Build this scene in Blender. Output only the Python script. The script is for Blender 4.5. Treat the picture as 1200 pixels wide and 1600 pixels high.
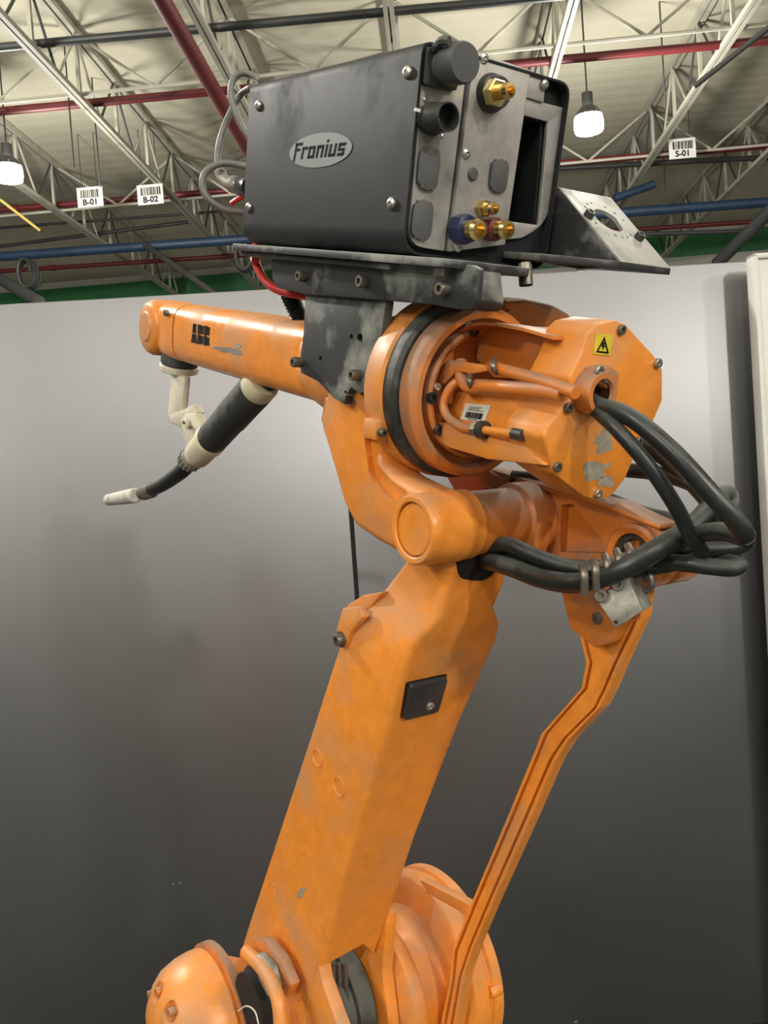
import bpy, bmesh, math, random
from mathutils import Vector, Matrix
random.seed(7)
for o in list(bpy.data.objects): bpy.data.objects.remove(o, do_unlink=True)
SC = bpy.context.scene
COL = SC.collection
# ------------------------------------------------------------------ camera
F, CP, CR, PSI, HC = 1350.0, -0.035, 0.07, math.radians(35), 1.8
cam = bpy.data.cameras.new('camera'); cam_o = bpy.data.objects.new('camera', cam); COL.objects.link(cam_o)
cam.sensor_fit = 'VERTICAL'; cam.sensor_height = 24.0; cam.lens = 24.0 * F / 1600.0; cam.clip_start = 0.02; cam.clip_end = 200
cam_o.matrix_world = (Matrix.Translation((0, 0, HC)) @ Matrix.Rotation(math.pi / 2 + CP, 4, 'X') @ Matrix.Rotation(-CR, 4, 'Z'))
SC.camera = cam_o
# ------------------------------------------------------------------ light
SC.view_settings.view_transform = 'Standard'; SC.view_settings.look = 'None'
SC.view_settings.gamma = 1.0; SC.view_settings.use_curve_mapping = False
SC.view_settings.exposure = 0.17
W = bpy.data.worlds.new('hall_air'); SC.world = W; W.use_nodes = True
W.node_tree.nodes['Background'].inputs[0].default_value = (0.95, 0.93, 0.80, 1)
W.node_tree.nodes['Background'].inputs[1].default_value = 0.10
LAMPC = (1.0, 0.965, 0.90)
def point_light(name, p, watts, radius, color=LAMPC):
    l = bpy.data.lights.new(name, 'POINT'); l.energy = watts; l.shadow_soft_size = radius; l.color = color
    o = bpy.data.objects.new(name, l); COL.objects.link(o); o.location = p
    return o
# ------------------------------------------------------------------ projection helpers (pixel of the photograph -> point on a plane of the place)
cP, sP = math.cos(PSI), math.sin(PSI)
def ray(px, py):
    X, Y = px - 600, py - 800
    x = X * math.cos(CR) - Y * math.sin(CR); y = X * math.sin(CR) + Y * math.cos(CR)
    dx, dy, dz = x / F, 1.0, -y / F
    return (dx, dy * math.cos(CP) - dz * math.sin(CP), dy * math.sin(CP) + dz * math.cos(CP))
def to_rob(w): return Vector((w[0] * cP + w[1] * sP, -w[0] * sP + w[1] * cP, w[2]))
def WR(k, s, z): return Vector((k * cP - s * sP, k * sP + s * cP, z + HC))      # robot frame -> world
def RW(p): return to_rob((p[0], p[1], p[2] - HC))
def K(px, py, k):                                    # on the sagittal plane k = const -> (k, s, z)
    r = to_rob(ray(px, py)); return r * (k / r.x)
def S(px, py, s):
    r = to_rob(ray(px, py)); return r * (s / r.y)
def KW(px, py, k): return WR(*K(px, py, k))
def D(px, py, d):                                    # at a distance d in front of the camera
    r = ray(px, py); return Vector((r[0] * d, r[1] * d, r[2] * d + HC))
def pr(k, s, z):
    x, y = k * cP - s * sP, k * sP + s * cP
    d = y * math.cos(CP) + z * math.sin(CP); u = z * math.cos(CP) - y * math.sin(CP)
    X, Y = F * x / d, -F * u / d
    return (600 + X * math.cos(CR) + Y * math.sin(CR), 800 - X * math.sin(CR) + Y * math.cos(CR))
def solve_k(P, px):
    a, b = 0.0, 1.0
    for i in range(50):
        m = (a + b) / 2
        if pr(P.x + m, P.y, P.z)[0] < px: a = m
        else: b = m
    return P.x + a
class Frame:                                         # a pitched frame: t forward, u up, k sideways
    def __init__(self, k, s, z, pitch):
        self.o = Vector((k, s, z)); c, q = math.cos(pitch), math.sin(pitch)
        self.a = Vector((0, c, q)); self.b = Vector((0, -q, c))
    def P(self, t, u, k): return WR(*(Vector((k, self.o.y, self.o.z)) + self.a * t + self.b * u))
    def dirs(self):
        f = lambda v: WR(*v) - WR(0, 0, 0)
        return f(self.a), f(self.b), f(Vector((1, 0, 0)))
    def onT(self, px, py, t):                        # -> (u, k)
        r = to_rob(ray(px, py)); o = Vector((0, self.o.y, self.o.z)) + self.a * t
        m = o.dot(self.a) / r.dot(self.a); q = r * m
        return ((q - o).dot(self.b), q.x)
    def onK(self, px, py, k):                        # -> (t, u)
        q = K(px, py, k) - Vector((k, self.o.y, self.o.z)); return (q.dot(self.a), q.dot(self.b))
    def onU(self, px, py, u):                        # -> (t, k)
        r = to_rob(ray(px, py)); o = Vector((0, self.o.y, self.o.z)) + self.b * u
        m = o.dot(self.b) / r.dot(self.b); q = r * m
        return ((q - o).dot(self.a), q.x)
ARM = Frame(0.615, 0.739, 0.099, math.radians(15))
fa, fb, fk = ARM.dirs()
KD = fk.copy()
# ------------------------------------------------------------------ materials
MATS = {}
def nt(name):
    m = bpy.data.materials.new(name); m.use_nodes = True; MATS[name] = m
    return m, m.node_tree.nodes, m.node_tree.links, m.node_tree.nodes['Principled BSDF']
def noise(n, l, scale, detail=4, rough=0.55, coord=None):
    t = n.new('ShaderNodeTexNoise'); t.inputs['Scale'].default_value = scale
    t.inputs['Detail'].default_value = detail; t.inputs['Roughness'].default_value = rough
    l.new(coord.outputs['Object'], t.inputs['Vector']); return t
def ramp(n, l, src, stops):
    r = n.new('ShaderNodeValToRGB'); e = r.color_ramp.elements
    while len(e) < len(stops): e.new(0.5)
    for i, (p, c) in enumerate(stops):
        e[i].position = p; e[i].color = c if len(c) == 4 else (*c, 1)
    l.new(src, r.inputs['Fac']); return r
def mix(n, l, fac, a, b, mode='MIX'):
    m = n.new('ShaderNodeMix'); m.data_type = 'RGBA'; m.blend_type = mode
    if isinstance(fac, (int, float)): m.inputs['Factor'].default_value = fac
    else: l.new(fac, m.inputs['Factor'])
    for v, k in ((a, 'A'), (b, 'B')):
        s = [i for i in m.inputs if i.name == k and i.type == 'RGBA'][0]
        if isinstance(v, tuple): s.default_value = (*v[:3], 1)
        else: l.new(v, s)
    return [o for o in m.outputs if o.type == 'RGBA'][0]
def bump(n, l, b, src, strength=0.1, dist=0.002):
    x = n.new('ShaderNodeBump'); x.inputs['Strength'].default_value = strength; x.inputs['Distance'].default_value = dist
    l.new(src, x.inputs['Height']); l.new(x.outputs['Normal'], b.inputs['Normal'])
def plain(name, c, rough=0.5, metal=0.0, spec=0.5, var=0.0, scale=30, emit=None):
    m, n, l, b = nt(name)
    b.inputs['Roughness'].default_value = rough; b.inputs['Metallic'].default_value = metal
    b.inputs['Specular IOR Level'].default_value = spec
    tc = n.new('ShaderNodeTexCoord'); t = noise(n, l, scale, 3, 0.5, tc)
    lo = tuple(x * (1 - var) for x in c); hi = tuple(min(1, x * (1 + var)) for x in c)
    r = ramp(n, l, t.outputs['Fac'], [(0.3, lo), (0.7, hi)]); l.new(r.outputs['Color'], b.inputs['Base Color'])
    if emit:
        b.inputs['Emission Color'].default_value = (*emit[0], 1); b.inputs['Emission Strength'].default_value = emit[1]
    return m
def dusty(name, c, dust, cover=0.5, soft=0.12, top=0.5, rough=0.4, metal=0.0, scale=9, spec=0.5, var=0.12):
    """paint or metal with patches of settled grinding dust, heavier on faces that look up"""
    m, n, l, b = nt(name)
    tc = n.new('ShaderNodeTexCoord')
    t1 = noise(n, l, scale, 5, 0.6, tc); t2 = noise(n, l, scale * 4.5, 4, 0.6, tc); t3 = noise(n, l, 260, 2, 0.5, tc)
    base = ramp(n, l, t2.outputs['Fac'], [(0.25, tuple(x * (1 - var) for x in c)), (0.75, tuple(min(1, x * (1 + var)) for x in c))])
    g = n.new('ShaderNodeNewGeometry'); sx = n.new('ShaderNodeSeparateXYZ'); l.new(g.outputs['Normal'], sx.inputs[0])
    up = n.new('ShaderNodeMath'); up.operation = 'MULTIPLY_ADD'; l.new(sx.outputs['Z'], up.inputs[0]); up.inputs[1].default_value = top * 0.3
    l.new(t1.outputs['Fac'], up.inputs[2])
    a2 = n.new('ShaderNodeMath'); a2.operation = 'MULTIPLY_ADD'; l.new(t2.outputs['Fac'], a2.inputs[0]); a2.inputs[1].default_value = 0.25
    l.new(up.outputs[0], a2.inputs[2])
    fac = ramp(n, l, a2.outputs[0], [(1.125 - cover - soft, (0, 0, 0)), (1.125 - cover + soft, (1, 1, 1))])
    col = mix(n, l, fac.outputs['Color'], base.outputs['Color'], dust)
    l.new(col, b.inputs['Base Color'])
    rr = n.new('ShaderNodeMapRange'); l.new(fac.outputs['Color'], rr.inputs['Value'])
    rr.inputs['To Min'].default_value = rough; rr.inputs['To Max'].default_value = min(1, rough + 0.35); l.new(rr.outputs[0], b.inputs['Roughness'])
    b.inputs['Metallic'].default_value = metal; b.inputs['Specular IOR Level'].default_value = spec
    bump(n, l, b, t3.outputs['Fac'], 0.06, 0.0006)
    return m
OR = (0.78, 0.262, 0.034)
ORANGE = dusty('orange_paint', OR, (0.48, 0.235, 0.105), cover=0.40, soft=0.14, top=0.5, rough=0.27)
ORANGE_D = dusty('orange_paint_dusty', (0.68, 0.205, 0.032), (0.30, 0.165, 0.10), cover=0.45, soft=0.13, top=0.8, rough=0.3)
BLACKP = dusty('black_powder_coat', (0.013, 0.0145, 0.0165), (0.036, 0.038, 0.039), cover=0.30, soft=0.2, top=0.7, rough=0.52, spec=0.27)
BRACK = dusty('scuffed_black_steel', (0.024, 0.025, 0.027), (0.26, 0.27, 0.245), cover=0.42, soft=0.09, top=0.6, rough=0.5)
PANELG = dusty('worn_grey_plate', (0.43, 0.41, 0.39), (0.12, 0.12, 0.115), cover=0.36, soft=0.18, top=-0.3, rough=0.34, metal=0.3, scale=14)
GREYPL = dusty('dusty_zinc_plate', (0.40, 0.40, 0.37), (0.22, 0.22, 0.2), cover=0.42, soft=0.15, top=0.0, rough=0.5, metal=0.15, scale=16)
RUBBER = dusty('black_rubber', (0.025, 0.026, 0.026), (0.09, 0.095, 0.085), cover=0.45, soft=0.15, top=0.8, rough=0.42, scale=25)
CABLE = dusty('black_cable', (0.016, 0.018, 0.018), (0.06, 0.07, 0.066), cover=0.34, soft=0.14, top=1.0, rough=0.32, scale=18)
CABLEG = plain('grey_cable', (0.13, 0.13, 0.12), 0.45, var=0.2)
DARK = plain('dark_plastic', (0.035, 0.036, 0.036), 0.42, var=0.15)
CAPG = plain('grey_rubber_cap', (0.075, 0.077, 0.078), 0.55, var=0.12)
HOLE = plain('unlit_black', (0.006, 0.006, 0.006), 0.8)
STEEL = plain('steel_screw', (0.55, 0.54, 0.5), 0.3, metal=0.9, var=0.1)
BSTEEL = plain('dull_bolt', (0.20, 0.18, 0.15), 0.42, metal=0.7, var=0.2)
BRASS = plain('brass', (0.78, 0.57, 0.24), 0.25, metal=1.0, var=0.12, scale=60)
BLUEP = plain('blue_collar', (0.007, 0.018, 0.07), 0.35, var=0.15)
REDP = plain('red_collar', (0.13, 0.015, 0.022), 0.35, var=0.15)
REDHOSE = plain('red_hose', (0.52, 0.03, 0.03), 0.35, var=0.1)
ALU = dusty('aluminium_block', (0.42, 0.40, 0.36), (0.14, 0.14, 0.12), cover=0.45, soft=0.15, top=0.2, rough=0.42, metal=0.5, scale=30)
WHITEM = dusty('off_white_paint', (0.66, 0.62, 0.50), (0.34, 0.31, 0.25), cover=0.34, soft=0.15, top=-0.3, rough=0.42, scale=22)
CREAMR = plain('cream_ring', (0.68, 0.62, 0.44), 0.4, var=0.08)
SLEEVE = dusty('charcoal_sleeve', (0.04, 0.042, 0.043), (0.13, 0.135, 0.13), cover=0.45, soft=0.12, top=0.6, rough=0.5, scale=20)
NOZZLE = dusty('dirty_nozzle', (0.60, 0.58, 0.54), (0.20, 0.18, 0.15), cover=0.38, soft=0.1, top=0.0, rough=0.5, scale=40)
LABEL = plain('white_label', (0.62, 0.62, 0.56), 0.45, var=0.05)
LOGOG = plain('silver_logo', (0.165, 0.178, 0.185), 0.55, var=0.05)
PRINT = plain('black_print', (0.015, 0.015, 0.015), 0.8, spec=0.1)
YELLOW = plain('yellow_sticker', (0.66, 0.50, 0.04), 0.45, var=0.1)
YELLOWC = plain('ochre_cable', (0.32, 0.23, 0.05), 0.6)
def wall_mat():
    m, n, l, b = nt('grey_booth_panel')
    tc = n.new('ShaderNodeTexCoord'); t = noise(n, l, 1.3, 5, 0.6, tc); t2 = noise(n, l, 40, 3, 0.5, tc)
    r = ramp(n, l, t.outputs['Fac'], [(0.3, (0.213, 0.214, 0.226)), (0.7, (0.233, 0.232, 0.243))])
    l.new(r.outputs['Color'], b.inputs['Base Color']); b.inputs['Roughness'].default_value = 0.43
    b.inputs['Metallic'].default_value = 0.96
    bump(n, l, b, t2.outputs['Fac'], 0.04, 0.001); return m
WALL = wall_mat()
FRAME = plain('pale_panel_frame', (0.62, 0.61, 0.58), 0.5, var=0.05, scale=6)
CEIL = plain('cream_roof_deck', (0.54, 0.51, 0.385), 0.8, var=0.06, scale=0.6)
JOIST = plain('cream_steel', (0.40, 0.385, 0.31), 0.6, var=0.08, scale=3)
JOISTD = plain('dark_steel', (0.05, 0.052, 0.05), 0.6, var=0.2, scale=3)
REDPIPE = plain('red_pipe', (0.125, 0.014, 0.016), 0.5, var=0.15, scale=3)
BLACKPIPE = plain('black_conduit', (0.035, 0.036, 0.035), 0.5, var=0.15, scale=3)
BLUEPIPE = plain('blue_pipe', (0.014, 0.034, 0.07), 0.5, var=0.15, scale=3)
GREEN = plain('green_band', (0.02, 0.16, 0.045), 0.5, var=0.15, scale=1)
FARWALL = plain('pale_far_wall', (0.42, 0.41, 0.36), 0.7, var=0.06, scale=1)
FLOOR = plain('concrete_floor', (0.045, 0.052, 0.055), 0.6, var=0.15, scale=2)
GLOW = plain('lamp_glow', (1, 1, 1), 0.5, emit=((1.0, 0.97, 0.88), 12.0))
# ------------------------------------------------------------------ mesh helpers (all in world coordinates)
def join(*bms):
    out = bmesh.new()
    for b in bms:
        me = bpy.data.meshes.new('tmp'); b.to_mesh(me); out.from_mesh(me); bpy.data.meshes.remove(me); b.free()
    return out
def prism(poly, vec, bev=0.0, seg=2):
    bm = bmesh.new(); vec = Vector(vec)
    a = [bm.verts.new(p) for p in poly]; b = [bm.verts.new(Vector(p) + vec) for p in poly]
    n = len(a)
    bm.faces.new(a); bm.faces.new(b[::-1])
    for i in range(n): bm.faces.new((a[i], b[i], b[(i + 1) % n], a[(i + 1) % n]))
    bmesh.ops.recalc_face_normals(bm, faces=bm.faces)
    if bev > 0:
        bmesh.ops.bevel(bm, geom=list(bm.edges), offset=bev, segments=seg, profile=0.5, affect='EDGES', clamp_overlap=True)
    return bm
def basis(axis):
    a = Vector(axis).normalized(); h = Vector((0, 0, 1)) if abs(a.z) < 0.9 else Vector((1, 0, 0))
    x = a.cross(h).normalized(); return a, x, a.cross(x)
def lathe(p0, axis, prof, seg=32, cap=True, sq=None):
    """profile [(radius, height along axis)]"""
    a, x, y = basis(axis); bm = bmesh.new(); rings = []
    for r, h in prof:
        rings.append([bm.verts.new(Vector(p0) + a * h + (x * math.cos(2 * math.pi * i / seg) + y * math.sin(2 * math.pi * i / seg)) * max(r, 1e-5)) for i in range(seg)])
    for q, w in zip(rings, rings[1:]):
        for i in range(seg): bm.faces.new((q[i], q[(i + 1) % seg], w[(i + 1) % seg], w[i]))
    if cap:
        bm.faces.new(rings[0][::-1]); bm.faces.new(rings[-1])
    bmesh.ops.recalc_face_normals(bm, faces=bm.faces); return bm
def cyl(p0, p1, r, seg=20, r1=None, bev=0.0):
    p0, p1 = Vector(p0), Vector(p1); L = (p1 - p0).length; r1 = r if r1 is None else r1
    pf = [(r - bev, 0), (r, bev), (r1, L - bev), (r1 - bev, L)] if bev else [(r, 0), (r1, L)]
    return lathe(p0, p1 - p0, pf, seg)
def catmull(pts, n=8):
    P = [Vector(p) for p in pts]; P = [P[0] * 2 - P[1]] + P + [P[-1] * 2 - P[-2]]; out = []
    for i in range(1, len(P) - 2):
        for j in range(n):
            t = j / n; a, b, c, d = P[i - 1], P[i], P[i + 1], P[i + 2]
            out.append(0.5 * ((2 * b) + (c - a) * t + (2 * a - 5 * b + 4 * c - d) * t * t + (3 * b - a - 3 * c + d) * t ** 3))
    out.append(P[-2]); return out
def tube(pts, r, seg=12, n=8, smooth=True):
    P = catmull(pts, n) if smooth else [Vector(p) for p in pts]
    bm = bmesh.new(); rings = []; prev = None
    for i, p in enumerate(P):
        t = (P[min(i + 1, len(P) - 1)] - P[max(i - 1, 0)]).normalized()
        if prev is None: _, x, y = basis(t)
        else:
            x = (prev - t * prev.dot(t)).normalized(); y = t.cross(x)
        prev = x
        rr = r(i / (len(P) - 1)) if callable(r) else r
        rings.append([bm.verts.new(p + (x * math.cos(2 * math.pi * j / seg) + y * math.sin(2 * math.pi * j / seg)) * rr) for j in range(seg)])
    for q, w in zip(rings, rings[1:]):
        for j in range(seg): bm.faces.new((q[j], q[(j + 1) % seg], w[(j + 1) % seg], w[j]))
    bm.faces.new(rings[0][::-1]); bm.faces.new(rings[-1])
    bmesh.ops.recalc_face_normals(bm, faces=bm.faces); return bm
def loft(rings):
    bm = bmesh.new(); R = [[bm.verts.new(p) for p in r] for r in rings]; n = len(R[0])
    for q, w in zip(R, R[1:]):
        for j in range(n): bm.faces.new((q[j], q[(j + 1) % n], w[(j + 1) % n], w[j]))
    bm.faces.new(R[0][::-1]); bm.faces.new(R[-1])
    bmesh.ops.recalc_face_normals(bm, faces=bm.faces); return bm
def round_poly(pts, r, seg=4):
    """round the corners of a closed 3D polygon; r a number or one per corner"""
    out = []; n = len(pts); pts = [Vector(p) for p in pts]
    for i in range(n):
        ri = r[i] if isinstance(r, (list, tuple)) else r
        a, b, c = pts[i - 1], pts[i], pts[(i + 1) % n]
        if ri <= 0: out.append(b); continue
        d1, d2 = a - b, c - b
        q1 = b + d1.normalized() * min(ri, d1.length * 0.49); q2 = b + d2.normalized() * min(ri, d2.length * 0.49)
        for j in range(seg + 1):
            t = j / seg; out.append(q1 * (1 - t) ** 2 + b * 2 * t * (1 - t) + q2 * t * t)
    return out
def box(c, ax, ay, az, sx, sy, sz, bev=0.0, seg=2):
    c = Vector(c); ax, ay, az = Vector(ax) * sx / 2, Vector(ay) * sy / 2, Vector(az) * sz / 2
    return prism([c - ax - ay - az, c + ax - ay - az, c + ax + ay - az, c - ax + ay - az], az * 2, bev, seg)
def text_bm(s, size, shear=0.0, bold=0.0, ext=0.0):
    cu = bpy.data.curves.new('t', 'FONT'); cu.body = s; cu.size = size; cu.shear = shear; cu.offset = bold; cu.extrude = ext
    cu.align_x = 'CENTER'; cu.align_y = 'CENTER'; cu.resolution_u = 3
    o = bpy.data.objects.new('t', cu); COL.objects.link(o); dg = bpy.context.evaluated_depsgraph_get()
    me = bpy.data.meshes.new_from_object(o.evaluated_get(dg)); bm = bmesh.new(); bm.from_mesh(me)
    bpy.data.objects.remove(o); bpy.data.curves.remove(cu); bpy.data.meshes.remove(me); return bm
def place_flat(bm, o, ux, uy):
    nz = Vector(ux).cross(Vector(uy))
    for v in bm.verts: v.co = Vector(o) + Vector(ux) * v.co.x + Vector(uy) * v.co.y + nz * v.co.z
    return bm
def rects(rs, o, ux, uy, h=0.0004):
    """thin printed rectangles (x0,y0,x1,y1) on a plane"""
    n = Vector(ux).cross(Vector(uy)).normalized(); out = []
    for x0, y0, x1, y1 in rs:
        P = [Vector(o) + Vector(ux) * x + Vector(uy) * y for x, y in ((x0, y0), (x1, y0), (x1, y1), (x0, y1))]
        out.append(prism(P, n * h))
    return join(*out)
def root_of(o):
    while o.parent: o = o.parent
    return o
def mk(name, bm, mat, parent=None, origin=None, smooth=38, label=None):
    me = bpy.data.meshes.new(name)
    if parent is not None: off = root_of(parent)['_o'][:]
    else:
        if origin is None:
            lo = [min(v.co[i] for v in bm.verts) for i in range(3)]; hi = [max(v.co[i] for v in bm.verts) for i in range(3)]
            origin = ((lo[0] + hi[0]) / 2, (lo[1] + hi[1]) / 2, lo[2])
        off = origin
    off = Vector(off)
    for v in bm.verts: v.co -= off
    bm.to_mesh(me); bm.free(); me.materials.append(mat)
    if smooth:
        for p in me.polygons: p.use_smooth = True
        me.set_sharp_from_angle(angle=math.radians(smooth))
    o = bpy.data.objects.new(name, me); COL.objects.link(o)
    if parent is not None: o.parent = parent
    else: o.location = off; o['_o'] = list(off)
    if label: o['label'] = label
    return o
def thing(name, loc, label, cat, group=None):
    o = bpy.data.objects.new(name, None); o.empty_display_size = 0.05; COL.objects.link(o)
    o.location = loc; o['_o'] = list(loc); tag(o, label, cat, group); return o
def tag(o, label, cat, group=None):
    o['label'] = label; o['category'] = cat
    if group: o['group'] = group
    return o
def struct(o): o['kind'] = 'structure'; return o
def cut(o, *cutters):
    for cb in cutters:
        me = bpy.data.meshes.new('c'); off = Vector(root_of(o)['_o'][:])
        for v in cb.verts: v.co -= off
        bmesh.ops.recalc_face_normals(cb, faces=cb.faces)
        cb.to_mesh(me); cb.free(); c = bpy.data.objects.new('c', me); COL.objects.link(c); c.location = off
        m = o.modifiers.new('b', 'BOOLEAN'); m.object = c; m.operation = 'DIFFERENCE'; m.solver = 'EXACT'
        bpy.context.view_layer.update()
        dg = bpy.context.evaluated_depsgraph_get(); new = bpy.data.meshes.new_from_object(o.evaluated_get(dg))
        o.modifiers.remove(m); old = o.data; o.data = new; bpy.data.meshes.remove(old)
        bpy.data.objects.remove(c); bpy.data.meshes.remove(me)
        for p in o.data.polygons: p.use_smooth = True
        o.data.set_sharp_from_angle(angle=math.radians(38))
    return o
def bolt(parent, p, axis, r, h, mat=None, name='bolt', washer=0.0):
    """socket head screw: axis points out of the surface"""
    pf = [(r, 0), (r, h * 0.85), (r * 0.88, h), (r * 0.5, h), (r * 0.5, h * 0.45), (0, h * 0.45)]
    if washer: pf = [(washer, 0), (washer, h * 0.2), (r, h * 0.2)] + pf[1:]
    b = lathe(p, axis, pf, 14, cap=False)
    return mk(name, b, mat or BSTEEL, parent)
def pan(parent, p, axis, r, mat=None, name='screw'):
    b = lathe(p, axis, [(r, 0), (r * 0.95, r * 0.28), (r * 0.7, r * 0.5), (r * 0.36, r * 0.56), (r * 0.36, r * 0.25), (0, r * 0.25)], 14, cap=False)
    return mk(name, b, mat or STEEL, parent)
LAMP_GRID = [(-4.9, 4.2, 950, 'high bay lamp over the left, nearer than the picture shows'), (2.4, 3.6, 250, 'high bay lamp over the right, behind the booth wall'),
             (5.5, -7.2, 1150, 'high bay lamp far behind the camera to the right'), (9.0, -4.6, 850, 'added high bay lamp behind the camera, farthest to the right'),  # the farthest right lamp is added to lighten the robot's shadow on the wall
             (-4.9, -3.4, 430, 'high bay lamp behind the camera to the left'),
             (0.2, -5.0, 300, 'added high bay lamp high behind the camera, in the middle'), (-6.5, -10, 950, 'added high bay lamp far behind the camera to the left')]  # both lamps added to brighten and even out the booth wall
# ================================================================== THE PLACE
BY = math.radians(-3.8)                                     # the hall stands turned a little against the camera
def B(x, y, z): return Vector((x * math.cos(BY) - y * math.sin(BY), x * math.sin(BY) + y * math.cos(BY), z + HC))
BX_, BY_ = B(1, 0, 0) - B(0, 0, 0), B(0, 1, 0) - B(0, 0, 0); UP = Vector((0, 0, 1))
HB, HT = 4.8, 5.56                                          # joist chords above the eye
# floor
f = mk('floor', prism([B(-14, -12, -HC), B(14, -12, -HC), B(14, 24, -HC), B(-14, 24, -HC)], (0, 0, -0.1)), FLOOR); struct(f)
# corrugated roof deck, ridges across the joists
def deck():
    bm = bmesh.new(); rows = []; y = -12.0; i = 0; prof = []
    while y < 24:
        prof += [(y, 0.0), (y + 0.13, 0.0), (y + 0.16, 0.002), (y + 0.27, 0.002)]; y += 0.30
    for yy, dz in prof:
        rows.append([bm.verts.new(B(x, yy, HT + 0.05 + dz)) for x in (-16, 16)])
    for a, b in zip(rows, rows[1:]): bm.faces.new((a[0], a[1], b[1], b[0]))
    return bm
c = mk('ceiling', deck(), CEIL, smooth=0); struct(c)
# far wall with the green band, side and rear walls of the hall
YF = 21.5
struct(mk('wall_far', prism([B(-14, YF, -HC), B(14, YF, -HC), B(14, YF, HT + 0.1), B(-14, YF, HT + 0.1)], BY_ * 0.2), FARWALL))
struct(mk('trim_1', prism([B(-13.9, YF - 0.06, HT - 0.65), B(13.9, YF - 0.06, HT - 0.65), B(13.9, YF - 0.06, HT - 0.12), B(-13.9, YF - 0.06, HT - 0.12)], BY_ * 0.06), GREEN))
struct(mk('wall_left', prism([B(-14, -12, -HC), B(-14, YF, -HC), B(-14, YF, HT + 0.1), B(-14, -12, HT + 0.1)], BX_ * -0.2), FARWALL))
struct(mk('wall_right', prism([B(14, -12, -HC), B(14, YF, -HC), B(14, YF, HT + 0.1), B(14, -12, HT + 0.1)], BX_ * 0.2), FARWALL))
struct(mk('wall_rear', prism([B(-14, -12, -HC), B(14, -12, -HC), B(14, -12, HT + 0.1), B(-14, -12, HT + 0.1)], BY_ * -0.2), FARWALL))
# bar joists running away from the camera
def angle_bar(p0, p1, w, h):
    p0, p1 = Vector(p0), Vector(p1); d = (p1 - p0).normalized(); s = d.cross(UP).normalized(); n = s.cross(d)
    return prism([p0 - s * w / 2 - n * h / 2, p0 + s * w / 2 - n * h / 2, p0 + s * w / 2 + n * h / 2, p0 - s * w / 2 + n * h / 2], p1 - p0)
JX = [-1.24, -0.826, -0.44, -0.04, 0.355, 0.765, 1.16]
JX = [v * HB for v in JX]
jl = ['cream bar joist at the far left, low beside the left lamp', 'cream bar joist left of the long red pipe, passing barcode signs',
      'cream bar joist just right of the long sloping red pipe', 'cream bar joist mostly hidden behind the black wire feeder',
      'cream bar joist right above the wire feeder, left of bright lamp', 'cream bar joist at upper right, reaching the S-01 sign',
      'cream bar joist cut by the right edge of the picture']
Y0, Y1, PL = 6.6 - 3 * 1.22, 21.3, 1.22
for x, lab in zip(JX, jl):
    j = thing('roof_joist', B(x, (Y0 + Y1) / 2, HB), lab, 'joist', 'roof joists')
    for sx in (-0.032, 0.032):
        mk('bottom_chord', angle_bar(B(x + sx, Y0, HB), B(x + sx, Y1, HB), 0.045, 0.06), JOIST, j, smooth=0)
        mk('top_chord', angle_bar(B(x + sx * 1.3, Y0, HT), B(x + sx * 1.3, Y1, HT), 0.055, 0.07), JOIST, j, smooth=0)
    n = int((Y1 - Y0) / PL); y = Y0
    for i in range(n):
        mk('web_vertical', prism([B(x - .02, y - .025, HB), B(x + .02, y - .025, HB), B(x + .02, y + .025, HB), B(x - .02, y + .025, HB)], (0, 0, HT - HB)), JOIST, j, smooth=0)
        a, b_ = (y, y + PL / 2), (y + PL / 2, y + PL)
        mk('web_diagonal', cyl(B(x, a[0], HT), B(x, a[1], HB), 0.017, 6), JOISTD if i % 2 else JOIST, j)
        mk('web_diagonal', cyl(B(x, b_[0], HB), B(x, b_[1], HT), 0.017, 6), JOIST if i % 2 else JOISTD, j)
        y += PL
# bridging between the joists: a rod along with white diagonal braces, one row in front of the other
for yb, lab in ((10.2, 'nearer row of thin white cross bracing between the roof joists'), (14.1, 'farther row of thin white cross bracing between roof joists')):
    t = thing('cross_bracing', B(0, yb, HB), lab, 'bracing', 'cross bracing')
    mk('rod', cyl(B(-9, yb, HB + 0.04), B(9, yb, HB + 0.04), 0.022, 6), JOIST, t)
    for a, b_ in zip(JX, JX[1:]):
        m = (a + b_) / 2
        mk('brace', cyl(B(a, yb, HT), B(m, yb, HB + 0.04), 0.02, 6), JOIST, t); mk('brace', cyl(B(m, yb, HB + 0.04), B(b_, yb, HT), 0.02, 6), JOIST, t)
# pipes
def pipe(name, pts, r, mat, lab, cat='pipe', seg=12, couplings=()):
    b = [tube(pts, r, seg, smooth=False)]
    d = (Vector(pts[1]) - Vector(pts[0])).normalized()
    for q in couplings: b.append(cyl(Vector(pts[0]) + d * q, Vector(pts[0]) + d * (q + 0.12), r * 1.28, seg))
    return tag(mk(name, join(*b), mat, origin=Vector(pts[0])), lab, cat)
pipe('sprinkler_pipe', [B(-2.24, 5.5, 4.55), B(-2.24, 21.4, 4.55)], 0.085, REDPIPE, 'thick red sprinkler pipe sloping down towards the feeder', couplings=(7.3,))
def across(px1, py1, px2, py2, d1, ext=11.5):
    """a straight run across the hall seen through two points of the picture, at distance d1 along the hall"""
    out = []
    for px, py in ((px1, py1), (px2, py2)):
        r = Vector(ray(px, py)); v = r.dot(BY_); out.append(r * (d1 / v) + Vector((0, 0, HC)))
    a, b_ = out; d = (b_ - a).normalized(); m = (a + b_) / 2
    return [m - d * ext, m + d * ext]
pipe('sprinkler_pipe', across(0, 174, 1150, 68, 10.6), 0.05, REDPIPE, 'upper red pipe crossing behind the wire feeder, under white bracing', couplings=(6.0, 10.4))
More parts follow.
